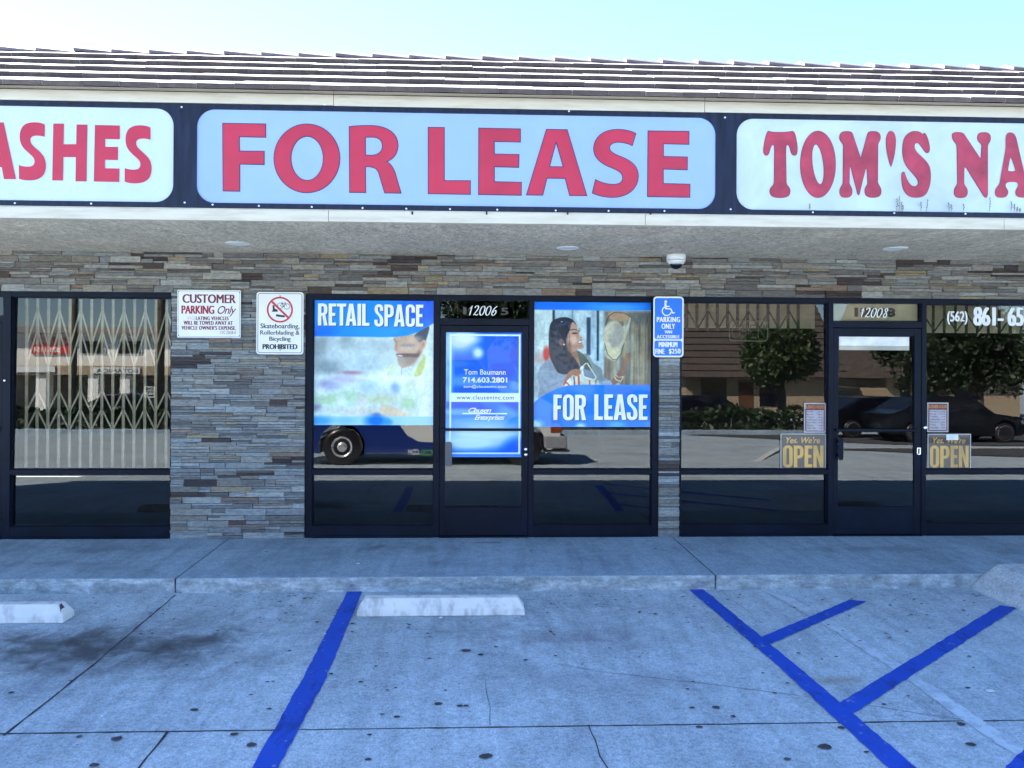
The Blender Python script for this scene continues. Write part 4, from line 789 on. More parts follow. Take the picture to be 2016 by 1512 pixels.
P.blob(376, 490, 30, 40, (152, 116, 104), 1, -.3, .4); P.blob(380, 492, 14, 22, (112, 82, 76), .7, -.3); P.blob(406, 519, 10, 10, (242, 248, 252), 1, 0, .3)
P.poly([(380, 992), (470, 880), (512, 975), (500, 992)], (236, 230, 218), 4, 1, False); P.line([(400, 985), (430, 950)], 14, (204, 84, 52), 4); P.line([(432, 945), (470, 985)], 16, (202, 78, 48), 4); P.poly([(508, 880), (600, 860), (620, 980), (505, 980)], (222, 212, 200), 4, 1, False); P.line([(520, 885), (530, 980)], 16, (120, 76, 62), 5); P.line([(575, 880), (580, 980)], 24, (176, 96, 62), 5)
P.poly([(640, 890), (755, 930), (770, 980), (640, 980)], (206, 198, 186), 4, 1, False); P.line([(700, 930), (705, 980)], 20, (150, 120, 110), 6); P.poly([(790, 920), (860, 980), (775, 980)], (196, 188, 178), 4, 1, False)
P.poly([(625, 800), (668, 740), (770, 890), (750, 915), (640, 880)], (118, 126, 142), 6, .9, False); P.poly([(640, 780), (668, 742), (720, 810), (640, 800)], (60, 68, 64), 8, .8, False)
P.line([(590, 800), (650, 736), (672, 728), (775, 888), (755, 922), (640, 886), (596, 802)], 11, (226, 226, 216), 4); P.line([(668, 730), (655, 640), (690, 630)], 8, (90, 94, 96), 4)
P.poly([(400, 975), (440, 860), (500, 805), (575, 800), (590, 850), (560, 880), (500, 870), (450, 920)], (164, 114, 88), 6); P.line([(500, 812), (560, 838)], 5, (120, 80, 60), 4, .6); P.line([(490, 830), (548, 856)], 5, (120, 80, 60), 4, .6); P.blob(590, 830, 16, 28, (150, 84, 66), .8)
P.poly([(885, 560), (870, 640), (940, 690), (1000, 695), (1050, 640), (1080, 520), (1150, 330), (1170, 200), (1110, 330), (1090, 300)], (190, 184, 168), 7, .9); P.blob(968, 420, 118, 180, (200, 190, 172), 1, .12, .12); P.blob(1000, 410, 92, 140, (160, 155, 150), .9, .12, .25); P.blob(930, 340, 50, 90, (212, 202, 184), .6, .2); P.poly([(890, 540), (985, 580), (1060, 540), (1030, 640), (985, 690), (930, 660)], (206, 196, 168), 8); P.line([(870, 500), (905, 620), (960, 685), (1010, 690), (1060, 620), (1100, 500)], 8, (66, 62, 58), 5, .9)
P.poly([(920, 985), (985, 880), (1060, 800), (1085, 700), (1130, 620), (1168, 608), (1172, 650), (1120, 750), (1100, 880), (1010, 960), (960, 985)], (124, 94, 78), 6); P.line([(985, 880), (1010, 920), (1060, 935), (1085, 890)], 12, (190, 182, 168), 5); P.line([(995, 862), (1040, 890), (1090, 880)], 8, (200, 192, 178), 4); P.poly([(800, 950), (930, 925), (960, 975), (900, 985)], (150, 160, 180), 8)
for i in range(46): x = RNG.uniform(245, 470); P.line([(x, 300+RNG.uniform(-60, 60)), (x+RNG.uniform(-12, 20), 520), (x+RNG.uniform(0, 70), 800)], 3, (58, 64, 84) if i % 3 else (16, 18, 28), 5, .35)
P.blob(470, 560, 30, 70, (110, 80, 74), .5); P.blob(560, 540, 60, 30, (150, 112, 100), .5); P.blob(560, 420, 16, 30, (148, 112, 100), .5); P.blob(520, 640, 50, 60, (110, 82, 74), .45); P.blob(1120, 700, 30, 60, (158, 120, 98), .5); P.blob(1040, 850, 24, 50, (96, 70, 60), .5)
P.photo(.04)
P.rect(62, 30, 1425, 124, (20, 122, 236)); P.blob(1000, 90, 330, 40, (96, 166, 240), .8); P.blob(760, 60, 120, 30, (60, 150, 250), .5); P.blob(300, 70, 180, 40, (8, 110, 232), .7); P.line([(62, 124), (1425, 134)], 5, (60, 110, 170), 6, .6)
low = [(62, 1180), (130, 1125), (200, 1084), (260, 1052), (330, 1020), (390, 1000), (450, 986), (530, 978), (620, 975), (1425, 975), (1425, 1455), (62, 1455)]
P.poly(low, (30, 128, 236), 4, 1, False); msk = P.sd(low) < 0; keep = P.img.copy()
P.blob(70, 1430, 100, 60, (224, 244, 255), .95); P.blob(600, 1450, 60, 40, (200, 234, 255), .9); P.blob(1010, 1430, 100, 40, (120, 196, 252), .7); P.blob(160, 1250, 120, 110, (66, 146, 236), .6); P.blob(1100, 1040, 200, 50, (14, 110, 226), .7); P.blob(620, 1030, 120, 40, (60, 146, 238), .5); P.blob(1400, 1420, 60, 40, (80, 160, 246), .6); P.img = np.where(msk[..., None], P.img, keep)
o = P.build('window_poster', 1040, 590, 5.815, PY, M['print']); tag(o, 'window poster of a long haired woman at a clothes rail over the words FOR LEASE', 'poster')
mb = MB(); kc = crop(1040, 590, 5.815); condensed(mb, "FOR", kc(288, 1088, 662, 1378), PY-.0016, 0, .05, (.011, -.011), 1); condensed(mb, "LEASE", kc(755, 1086, 1366, 1376), PY-.0016, 0, .05, (.011, -.011), 1, {'EA': -.02, 'AS': -.03})
mb.build('lettering', [M['posterwhite'], M['shadowink']], o, recalc=False)
# door poster
P = Print(40, 880, 85, 1455, 150, (18, 100, 205)); PD = .004
P.blob(190, 180, 190, 120, (206, 220, 244), .95); P.blob(260, 150, 150, 60, (236, 242, 254), .9); P.blob(395, 310, 60, 60, (236, 244, 255), .9); P.blob(60, 500, 60, 500, (178, 208, 244), .85); P.blob(260, 620, 240, 70, (110, 160, 228), .85); P.blob(180, 430, 120, 40, (96, 134, 200), .6); P.blob(820, 660, 90, 90, (122, 166, 230), .85); P.blob(640, 690, 200, 36, (96, 150, 228), .6, .4); P.blob(300, 700, 140, 30, (40, 92, 190), .6)
for t in ([(540, 430), (770, 415), (860, 640), (560, 560)], [(800, 120), (880, 120), (880, 520), (780, 420), (745, 345)]): P.poly(t, (16, 72, 190), 10, .6, False)
P.rect(40, 848, 880, 930, (20, 84, 200), 30, .8); P.blob(700, 950, 220, 60, (110, 170, 238), .8, .4); P.blob(200, 960, 220, 40, (140, 190, 244), .8); P.blob(560, 900, 90, 60, (36, 110, 222), .8); P.blob(400, 1060, 480, 60, (110, 176, 244), .8); P.blob(480, 1190, 520, 110, (214, 236, 255), .95); P.blob(300, 1300, 420, 90, (222, 242, 255), .95); P.blob(830, 1360, 170, 110, (12, 96, 224), .95, -.4); P.rect(40, 1424, 880, 1455, (36, 130, 232), 10)
P.soften(2); WC = (238, 250, 255)
for r in ((80, 103, 98, 1422), (850, 103, 868, 1422), (80, 103, 868, 123), (80, 1405, 868, 1422), (80, 750, 868, 848), (225, 970, 722, 984)): P.rect(*r, WC, 4)
o = P.build('door_poster', 870, 640, 5.6, PD, M['print']); tag(o, 'blue and white contact poster with a white border on the glass door numbered 12006', 'poster')
mb = MB(); kc = crop(870, 640, 5.6); L = PD-.0014
wall_text(mb, "Tom Baumann", kc(243, 490, 703, 546), L, 0, .004); wall_text(mb, "714.603.2801", kc(230, 576, 720, 634), L, 0, .022); wall_text(mb, "tom@clauseninc.com", kc(238, 660, 712, 700), L, 0, .006)
wall_text(mb, "www.clauseninc.com", kc(160, 776, 792, 820), L, 1, .012, 0, 1.1); wall_text(mb, "Clausen", kc(290, 912, 545, 966), L, 0, .01, .45, .85); wall_text(mb, "Enterprises", kc(358, 990, 692, 1062), L, 0, .01, .45, .85)
mb.build('lettering', [M['posterwhite'], M['navyink']], o, recalc=False)

# ------------------------------------------------------------------ numbers on the transoms and the glass
DIG = {'1': [[(.02, .72), (.12, .84), (.26, 1.02), (.20, .8), (.08, .3), (0, -.02)]], '2': [[(.10, .80), (.22, 1.0), (.42, 1.0), (.44, .8), (.30, .5), (.08, .18), (-.02, .0), (.14, .08), (.26, -.02), (.42, .12)]],
       '0': [[(.40, .96), (.22, .92), (.05, .55), (.0, .2), (.10, -.02), (.26, .06), (.42, .4), (.50, .8), (.42, .98), (.30, .99)]], '6': [[(.52, 1.0), (.30, .8), (.08, .45), (.0, .15), (.10, -.03), (.26, .06), (.40, .3), (.36, .52), (.22, .48), (.10, .28)]],
       '8': [[(.46, .86), (.38, 1.0), (.24, .92), (.22, .74), (.32, .5), (.34, .2), (.22, -.02), (.06, .02), (.06, .22), (.24, .48), (.44, .72), (.46, .88)]]}
def script_number(name, s, box, y, label):
    u0, v0, u1, v1 = box; a, c_ = at(u0, v1, y), at(u1, v0, y); n = len(s); st = (c_.x-a.x)/(n-.08); h = c_.z-a.z; mb = MB()
    for i, ch in enumerate(s):
        for j, ln in enumerate(DIG[ch]): ribbon(mb, smooth_line([(a.x+i*st+q[0]*st*1.75+(.3*st if ch == '1' else 0), a.z+q[1]*h) for q in ln], 6), .0125, y-.0002*i, 0, (math.radians(20), .38))
    o = mb.build(name, M['white'], None, recalc=False); return tag(o, label, 'house number')
script_number('house_number', '12006', (921, 603, 979, 620), .0485, 'white script number 12006 above the blue poster door')
script_number('house_number', '12008', (1692, 607, 1749, 624), .0485, 'white script number 12008 on tan paper above the door on the right')
GY = .0575
pn = MB(); wall_text(pn, "(562)", (1864.5, 613, 1905, 639), GY, 0, 0, 0, 1, .004); wall_text(pn, "861- 65", (1916, 605, 2016, 641), GY, 0, 0, 0, 1, .011)
tag(pn.build('phone_number', M['white'], recalc=False), 'white phone number starting (562) 861 on the window at the right edge', 'phone number')
# tan paper behind the transom with the older black number on it, ghosts of old numbers on the other
a, c_ = at(1641, 631, .075), at(1806, 598, .075); o = MB().box(a.x, c_.x, .075, .078, a.z, c_.z).build('transom_paper', M['tan']); tag(o, 'strip of tan paper behind the transom glass above the door numbered 12008', 'paper')
mb = MB(); wall_text(mb, "12008", (1682, 606, 1763, 624), .0738, 0, .06); mb.build('old_number', M['black'], o, recalc=False)
mb = MB(); wall_text(mb, "1", (912, 605, 918.5, 619), .0487, 0, .03); wall_text(mb, "5", (986, 606, 1001, 620), .0487, 0, .02)
tag(mb.build('old_house_number', plain("faded_gold_leaf", (.07, .065, .05), .6), recalc=False), 'faint remains of old gold digits beside the white number 12006', 'house number')
a, c_ = at(1652, 689, .036), at(1790, 660, .036); o = MB().box(a.x, c_.x, .0355, .037, a.z, c_.z).build('door_paper', M['paper']); tag(o, 'blank strip of whitish paper at the top of the right door glass', 'paper')
mb = MB(); 
# OPEN placards and hours cards in the windows beside the right door
k = crop(1520, 780, 4.917)
def open_sign(q, label, sticker=None):
    u0, v0, u1, v1 = q; y = .034; a, c_ = at(u0, v1, y), at(u1, v0, y); o = MB().prism(rrect(a.x, c_.x, a.z, c_.z, .006), y, y+.003).build('open_sign', M['blackprint']); tag(o, label, 'sign', 'OPEN placards in the windows')
    mb = MB(); frame_line(mb, (a.x, c_.x, a.z, c_.z), .003, .008, .004, y-.001, 0); w, h = u1-u0, v1-v0
    wall_text(mb, "Yes. We're", (u0+w*.13, v0+h*.10, u0+w*.87, v0+h*.27), y-.001, 1, .014, .3)
    b2 = (u0+w*.06, v0+h*.335, u0+w*.94, v0+h*.93); p0, p1 = at(b2[0], b2[3], y), at(b2[2], b2[1], y); tot = sum(CG[ch][0] for ch in "OPEN")+.05*3; x = 0
    condensed(mb, "OPEN", b2, y-.0012, 1, .05); condensed(mb, "OPEN", (b2[0]+.8, b2[1]+1, b2[2]+1, b2[3]+.6), y-.0008, 2, .05)
    mb.build('lettering', [M['greyborder'], M['gold'], plain("brown_bevel_print", (.25, .13, .03), .4)], o, recalc=False)
    if sticker: s0, s1 = at(sticker[0], sticker[3], y-.002), at(sticker[2], sticker[1], y-.002); MB().box(s0.x, s1.x, y-.003, y-.002, s0.z, s1.z).build('price_sticker', M['paper'], o)
    return o
open_sign(k(78, 360, 524, 712), "gold and black Yes We're OPEN placard left of the door numbered 12008")
open_sign((1825.4, 780+362/4.917, 1912, 780+714/4.917), "gold and black Yes We're OPEN placard with a paper sticker on it", k(1687, 370, 1803, 424))
def hours(q, label, head):
    u0, v0, u1, v1 = q; y = .040; a, c_ = at(u0, v1, y), at(u1, v0, y); o = MB().prism(rrect(a.x, c_.x, a.z, c_.z, .004), y, y+.0025).build('hours_sign', M['greyborder']); tag(o, label, 'sign', 'business hours cards')
    mb = MB(); w, h = u1-u0, v1-v0; ip, iq = at(u0+w*.05, v1-h*.04, y), at(u0+w*.95, v0+h*.04, y)
    v, f = poly_shape([rrect(ip.x, iq.x, ip.z, iq.z, .006)]); mb.add([(p[0], y-.0006, p[1]) for p in v], f, 0)
    ip, iq = at(u0+w*.10, v1-h*.07, y), at(u0+w*.90, v0+h*.24, y); v, f = poly_shape([rrect(ip.x, iq.x, ip.z, iq.z, .004)]); mb.add([(p[0], y-.001, p[1]) for p in v], f, 1)
    wall_text(mb, "BUSINESS HOURS", (u0+w*.06, v0+h*.08, u0+w*.94, v0+h*.19), y-.0012, 2, .012)
    for i, d in enumerate(("Sunday", "Monday", "Tuesday", "Wednesday", "Thursday", "Friday", "Saturday")):
        vv = v0+h*(.27+i*.092); wall_text(mb, d, (u0+w*.13, vv, u0+w*(.13+.05*len(d)), vv+h*.05), y-.0014, 3, .01); wall_text(mb, "--", (u0+w*.66, vv+h*.02, u0+w*.84, vv+h*.035), y-.0014, 3)
    mb.build('lettering', [head, M['hourspaper'], M['gold'], M['black']], o, recalc=False); return o
hours(k(310, 66, 521, 353), 'maroon headed business hours card in the window left of the right door', M['maroon'])
hours((1825.4, 780+62/4.917, 1520+1708/4.917, 780+348/4.917), 'maroon headed business hours card in the window right of the right door', M['maroon'])
# unlit neon OPEN sign
y = .16; nb = thing('neon_open_sign', tuple(at(1474, 652, y)), 'unlit outline neon OPEN sign hanging inside the window left of the right door', 'neon sign'); mb = MB()
a, c_ = at(1436, 671, y), at(1511, 632, y); mb.tube([(p[0], y, p[1]) for p in rrect(a.x, c_.x, a.z, c_.z, .035)], .0055, 8, 0, True); mb.build('border_tube', M['tube'], nb)
mb = MB()
def npt(x, z): q = at(x, z, y); return (q.x, y, q.z)
for ln in ([(1449+8*math.cos(t), 652+13*math.sin(t)) for t in np.linspace(0, 6.1, 20)], [(1462, 665), (1462, 640), (1470, 640), (1473, 646), (1470, 652), (1463, 652)], [(1488, 640), (1478, 640), (1478, 652), (1486, 652), (1478, 652), (1478, 665), (1488, 665)], [(1493, 665), (1493, 640), (1504, 664), (1504, 640)]): mb.tube([npt(*p) for p in ln], .005, 7)
mb.build('letter_tube', M['tube'], nb)
mb = MB()
for u in (1450, 1498): mb.tube([npt(u, 632), (npt(u, 632)[0], y, GT+.03)], .0012, 5)
mb.build('hanger', M['greyplastic'], nb)
# folding gates and the tan blinds behind the right hand windows
def gate(x0, x1, z0, z1, y, mat, label, step, w, bands, lat):
    g = thing('folding_gate', ((x0+x1)/2, y, z0), label, 'security gate', 'folding gates behind the windows'); n = max(2, int(round((x1-x0)/step))); mb = MB()
    for i in range(n+1): x = x0+(x1-x0)*i/n; mb.box(x-w/2, x+w/2, y-.006, y+.006, z0, z1); mb.box(x-w/2-.010, x-w/2-.004, y-.004, y+.012, z0, z1)
    mb.build('upright', mat, g)
    mb = MB()
    for (p, q) in bands:
        n2 = max(2, int(round((x1-x0)/lat)))
        for i in range(n2):
            xa, xb = x0+(x1-x0)*i/n2, x0+(x1-x0)*(i+1)/n2
            for (s0, s1, dy) in ((p, q, -.012), (q, p, .012)) if False else (((p, q, -.012),) if i % 2 == 0 else ((q, p, -.012),)):
                d = Vector((xb-xa, 0, s1-s0)); nrm = Vector((-d.z, 0, d.x)).normalized()*.0075; mb.obox(((xa+xb)/2, y+dy, (s0+s1)/2), d/2, (0, .003, 0), nrm)
    mb.build('lattice', mat, g); return g
gate(X2(25), X2(331), .64, GT, .24, M['gate'], 'beige folding security gate behind the left window', .105, .017, [(Z(680, 180), Z(606, 180)), (Z(722, 180), Z(648, 180)), (Z(815, 180), Z(770, 180)), (Z(852, 180), Z(808, 180))], .105)
gate(X2(1350), X2(1600), Z(650, 1480), GT+.05, .34, M['gate_dark'], 'dark folding gate top behind the window left of the right door', .107, .016, [(Z(645, 1480), Z(608, 1480))], .107)
gate(X2(1832), X2(2170), Z(654, 1900), GT+.05, .34, M['gate_dark'], 'dark folding gate top behind the window at the right edge', .12, .012, [(Z(650, 1950), Z(618, 1950))], .12)
def blind(u0, u1, v1, label):
    a = at(u0, v1, .45); b_ = at(u1, v1, .45); o = MB().box(a.x, b_.x, .45, .46, a.z, GT+.1).build('paper_valance', M['tan']); tag(o, label, 'valance', 'tan valances behind the windows')
blind(1335, 1604, 645, 'tan paper valance across the top of the window with the unlit neon sign'); blind(1820, 2190, 655, 'tan paper valance behind the white phone number')
#PART4
# ------------------------------------------------------------------ ground in front of the shops
def ground_sheet(name, prof, x0, x1, mat):
    mb = MB(); n = len(prof); mb.add([(x0, y, z) for y, z in prof]+[(x1, y, z) for y, z in prof], [(i, i+1, i+1+n, i+n) for i in range(n-1)]); return tag(mb.build(name, mat), kind='structure')
def gz(y): return LOTZ if y > -4.6 else (LOTZ-.022*(-4.6-y) if y > -50 else LOTZ-.022*45.4)
ground_sheet('parking_lot', [(12, LOTZ-.02), (-1.2, LOTZ), (-4.6, LOTZ), (-19.6, gz(-19.6)), (-50, gz(-50)), (-900, gz(-50))], -700, 700, M['lot'])
mb = MB(); KY = -1.377
for a, b_ in ((-40, -2.401), (-2.393, 2.046), (2.054, 40)):
    mb.box(a, b_, KY, .16, -.3, 0); mb.mi[-4] = 1
    for i in range(6): pass
    mb.mi[-6:] = [0, 0, 1, 0, 0, 0]
o = mb.build('sidewalk', [M['walk'], M['kerb']], None, .012); tag(o, kind='structure')
# joints and cracks
def gribbon(name, pts_uv, w, mat, z=.003, jag=0.0, uv=True, n=1):
    P_ = []
    for p in pts_uv: q = on_ground(*p) if uv else Vector((p[0], p[1], 0)); P_.append(np.array((q.x, q.y)))
    out = []
    for a, b_ in zip(P_, P_[1:]):
        k = max(1, int(np.linalg.norm(b_-a)/.08)) if jag else 1
        for i in range(k): out.append(a+(b_-a)*i/k)
    out.append(P_[-1])
    if jag: out = [p+RNG.uniform(-jag, jag, 2) for p in out]
    mb = MB(); vs_ = []
    for i, p in enumerate(out):
        t = out[min(i+1, len(out)-1)]-out[max(i-1, 0)]; t = t/max(np.linalg.norm(t), 1e-9); nn = np.array((-t[1], t[0])); ww = w*(RNG.uniform(.6, 1.4) if jag else 1)
        vs_ += [(p[0]+nn[0]*ww/2, p[1]+nn[1]*ww/2, LOTZ+z), (p[0]-nn[0]*ww/2, p[1]-nn[1]*ww/2, LOTZ+z)]
    mb.add(vs_, [(2*i, 2*i+1, 2*i+3, 2*i+2) for i in range(len(out)-1)]); o = mb.build(name, mat); return tag(o, kind='structure')
gribbon('lot_joint', [(-40, -3.70), (40, -3.70)], .011, M['joint'], .002, .002, False)
gribbon('lot_joint', [(345, 1172), (180, 1312), (8, 1449)], .013, M['joint'], .0025, .003)
p1 = on_ground(330, 1441); gribbon('lot_joint', [(p1.x, p1.y), (p1.x+.01, -4.6)], .013, M['joint'], .0025, .003, False)
gribbon('lot_crack', [(1157, 1427), (1165, 1445), (1172, 1458), (1176, 1472), (1182, 1490), (1196, 1512), (1205, 1540)], .007, M['joint'], .002, .004)
gribbon('lot_crack', [(1088, 1306), (1200, 1325), (1300, 1336), (1420, 1350), (1560, 1368), (1700, 1388), (1890, 1417)], .0035, plain("hairline_crack", (.10, .10, .11), .9), .002, .003)
gribbon('lot_crack', [(956, 1338), (958, 1366), (966, 1392), (964, 1428)], .003, plain("hairline_crack_dark", (.12, .12, .13), .9), .002, .003)
gribbon('lot_crack', [(1417, 1161), (1440, 1180), (1475, 1205)], .003, plain("hairline_crack_kerb", (.12, .12, .13), .9), .002, .003)
mb = MB()
for x in (-2.397, 2.05): mb.box(x-.0038, x+.0038, KY+.004, -.03, -.05, -.006)
tag(mb.build('sidewalk_joint', M['joint']), kind='structure')
# painted lines with slightly ragged edges
def painted(name, poly, z, mat, ragged=.004, uv=True):
    q = [(on_ground(*p).x, on_ground(*p).y) if uv else p for p in poly]; out = []
    for a, b_ in zip(q, q[1:]+q[:1]):
        a, b_ = np.array(a), np.array(b_); k = max(1, int(np.linalg.norm(b_-a)/.05))
        for i in range(k): out.append(tuple(a+(b_-a)*i/k+(RNG.uniform(-ragged, ragged, 2) if i else 0)))
    v, f = poly_shape([out]); mb = MB(); mb.add([(p[0], p[1], LOTZ+z) for p in v], f); return tag(mb.build(name, mat, recalc=False), kind='structure')
painted('parking_line', [(1498, 1159), (1527, 1159), (1655, 1233), (1792, 1322), (1930, 1416), (2016, 1475), (2060, 1505), (2060, 1545), (2016, 1500), (1905, 1425), (1757, 1318), (1626, 1233)], .0035, M['oldwhite'], .008)
painted('parking_line', [(684, 1165), (713, 1165), (640, 1340), (548, 1512), (520, 1565), (467, 1565), (497, 1512), (600, 1329)], .0045, M['bluepaint'])
painted('parking_line', [(1357, 1162), (1384, 1160), (1576, 1318), (1803, 1512), (1865, 1565), (1800, 1565), (1748, 1512), (1530, 1310)], .0045, M['bluepaint'])
b1 = [(1493, 1258), (1673, 1181.5), (1706, 1185), (1510, 1272)]; painted('parking_line', b1, .0052, M['bluepaint'])
b2 = [(1653, 1385), (1968, 1192.5), (2003, 1197.5), (1678, 1407)]; painted('parking_line', b2, .0052, M['bluepaint'])
sft = on_ground(1665, 1396)-on_ground(1501, 1265); painted('parking_line', [((on_ground(*p)+sft).x, (on_ground(*p)+sft).y) for p in b2], .0052, M['bluepaint'], .004, False)
# wheel stops
def wheel_stop(x0, x1, yf, label, chip=False):
    mb = MB(); h, d, t, e = .125, .17, .045, .055; z = LOTZ+.001
    lo = [(x0, yf, z), (x1, yf, z), (x1, yf+d, z), (x0, yf+d, z)]; md = [(x0+.006, yf+.006, z+.05), (x1-.006, yf+.006, z+.05), (x1-.006, yf+d-.006, z+.05), (x0+.006, yf+d-.006, z+.05)]
    hi = [(x0+e, yf+t, z+h), (x1-e, yf+t, z+h), (x1-e, yf+d-t, z+h), (x0+e, yf+d-t, z+h)]
    v = [Vector(p) for p in lo+md+hi]; mb.add(v, [(3, 2, 1, 0), (8, 9, 10, 11)]+[(i, (i+1) % 4, 4+(i+1) % 4, 4+i) for i in range(4)]+[(4+i, 4+(i+1) % 4, 8+(i+1) % 4, 8+i) for i in range(4)])
    o = mb.build('wheel_stop', M['stopwhite'], None, .010)
    if chip:
        q = lambda s_, t_: Vector(hi[1]).lerp(Vector(lo[1]), t_).lerp(Vector(hi[2]).lerp(Vector(lo[2]), t_), s_)+Vector((.006, -.002, .003)); cp = MB(); cp.add([q(-.03, .05), q(.30, .02), q(.52, .30), q(.30, .62), q(.08, .70), q(-.06, .40)], [list(range(6))]); cp.build('chip', M['gum'], o)
    return tag(o, label, 'wheel stop', 'concrete wheel stops')
a, c_ = on_ground(701, 1216), on_ground(1034, 1212); wheel_stop(a.x, c_.x, (a.y+c_.y)/2, 'white painted concrete wheel stop beside the top of the left blue line')
a = on_ground(124, 1228); wheel_stop(a.x-1.25, a.x, a.y, 'white painted concrete wheel stop with a chipped dark corner at the left edge', True)
q = Vector((a.x, a.y, LOTZ))
M['ramp'] = concrete('pale_ramp_concrete', (.46, .50, .54), (), .25, 0, False)
# raised concrete ramp edge at the right
a, c_ = on_ground(1917, 1161), on_ground(2016, 1203); rx = (a.x+c_.x)/2
mb = MB(); ys = [KY+.002, -1.46, -1.7, -2.2, -3.2]; hh = [.165, .225, .215, .18, .10]; vs_ = []
for yy, h in zip(ys, hh): vs_ += [(rx-.01, yy, LOTZ-.02), (rx, yy, LOTZ+.03), (rx+.10, yy-.0, LOTZ+h*.75), (rx+.17, yy, LOTZ+h), (rx+.75, yy, LOTZ+h*1.02), (rx+.95, yy, LOTZ-.02)]
n = 6; mb.add(vs_, [(i*n+j, (i+1)*n+j, (i+1)*n+j+1, i*n+j+1) for i in range(4) for j in range(n-1)]+[list(range(n)), list(range(5*n-1, 4*n-1, -1))]); tag(mb.build('concrete_ramp', M['ramp'], None, .02), kind='structure')
# gum, leaf bits and paper chips
mb = MB()
def spot(x, y, r, e, a): 
    n = 7; mb.add([(x+r*math.cos(2*PI*k/n+a)*e*RNG.uniform(.7, 1.2), y+r*math.sin(2*PI*k/n+a)*RNG.uniform(.7, 1.2), LOTZ+.0062) for k in range(n)], [list(range(n))])
for u, v, r in ((918, 1282, .030), (946, 1290, .018), (862, 1387, .022), (906, 1391, .016), (918, 1391, .016), (752, 1408, .012), (780, 1413, .018), (495, 1468, .026), (461, 1447, .02), (728, 1448, .012), (955, 1490, .03), (725, 1497, .014), (156, 1452, .014), (185, 1508, .022), (382, 1399, .02), (530, 1397, .014), (740, 1313, .012), (710, 1344, .014), (762, 1360, .01), (22, 1365, .016), (139, 1342, .01), (230, 1456, .028), (1410, 1394, .022), (1444, 1412, .014), (1376, 1433, .018), (1626, 1472, .032), (1655, 1434, .02), (1706, 1482, .012), (1892, 1427, .022), (1912, 1467, .024), (1353, 1358, .012), (1525, 1366, .012), (1572, 1287, .014), (1693, 1263, .012), (1830, 1238, .01), (1740, 1388, .012), (1788, 1372, .01), (1550, 1496, .016), (1290, 1210, .016), (1344, 1176, .016), (624, 1226, .016), (600, 1179, .016), (612, 1179, .014), (693, 1229, .016), (430, 1226, .01), (652, 1328, .014)):
    q = on_ground(u, v); spot(q.x, q.y, r*.8, 1.5, RNG.uniform(0, 6))
for i in range(260):
    u = RNG.uniform(150, 1960); v = 1168+RNG.exponential(55)
    if v > 1512 or abs(u-866) < 190 and v < 1225: continue
    q = on_ground(u, v); 
    if q.x > rx-.05: continue
    spot(q.x, q.y, RNG.uniform(.004, .011), 1.5, RNG.uniform(0, 6))
for u, v in ((1018, 1060), (1045, 1085), (1290, 1080), (525, 1086), (1690, 1190)): q = on_ground(u, v, 0); n = len(mb.v); spot(q.x, q.y, .012, 1.6, 1); mb.v[n:] = [(p[0], p[1], .002) for p in mb.v[n:]]
tag(mb.build('gum_spots', M['gum'], recalc=False), 'dark gum spots and leaf bits scattered over the concrete', 'gum spots', kind='stuff')
mb = MB()
for u, v, r in ((868, 1218, .012), (1950, 1363, .02), (620, 1188, .006), (326, 1186, .007), (1574, 1262, .007), (640, 1250, .006), (200, 1413, .006), (705, 1137, .012), (1560, 1175, .006)): q = on_ground(u, v); mb.obox((q.x, q.y, LOTZ+.009 if v > 1150 else .004), (r, r*.2, 0), (-.2*r, r*.6, 0), (0, 0, .002))
tag(mb.build('paper_scraps', M['white']), 'tiny white paper scraps on the ground', 'litter', kind='stuff')

# ------------------------------------------------------------------ the far side of the car park, which the shop windows mirror
def leaf_mat(name, c):
    mt, nt, b = nodes_of(name); v = coords(nt); n = noise(nt, v, 1.6, 4, .6); lk(nt, ramp(nt, n, [(.3, tuple(x*.55 for x in c)), (.7, tuple(x*1.4 for x in c))]), b.inputs['Base Color']); b.inputs['Roughness'].default_value = .55; return mt
M['leaf'] = leaf_mat("green_leaves", (.028, .055, .014)); M['leaf_dark'] = leaf_mat("dark_green_leaves", (.018, .036, .011)); M['bark'] = plain("bark", (.12, .10, .08), .9, 0, .4, 12, .6, 20)
def leaves(mb, n, inside, size):
    for _ in range(n):
        p = inside(); a = Vector(RNG.normal(size=3)).normalized(); b_ = a.cross(Vector(RNG.normal(size=3))).normalized(); s = size*RNG.uniform(.6, 1.4)
        mb.add([p-a*s, p+b_*s*.5, p+a*s, p-b_*s*.5], [(0, 1, 2, 3)])
def tree(x, y, h, r, trunk, label, n=5200, mat='leaf'):
    z = gz(y); t = thing('tree', (x, y, z), label, 'tree', 'trees across the car park'); mb = MB(); top = Vector((x+.2, y, z+h*.62)); mb.tube([(x, y, z-.1), (x+.05, y, z+h*.25), (x-.05, y, z+h*.42), top], [trunk, trunk*.8, trunk*.65, trunk*.3], 10)
    cl = []
    for k in range(11):
        a = RNG.uniform(0, 2*PI); rr = r*RNG.uniform(.2, .75); c = Vector((x+rr*math.cos(a), y+rr*math.sin(a)*.8, z+h*RNG.uniform(.5, .86))); cl.append((c, r*RNG.uniform(.32, .55))); mb.tube([(x, y, z+h*RNG.uniform(.3, .42)), (x*.5+c.x*.5, y*.5+c.y*.5, c.z*.75+z*.25), c], [trunk*.45, trunk*.28, trunk*.08], 6)
    mb.build('trunk', M['bark'], t); mb = MB()
    def ins():
        c, q = cl[RNG.randint(len(cl))]; d = Vector(RNG.normal(size=3)).normalized(); return c+d*q*RNG.uniform(.35, 1.05)
    leaves(mb, int(n*1.9), ins, .125); mb.build('crown', M[mat], t, recalc=False); return t
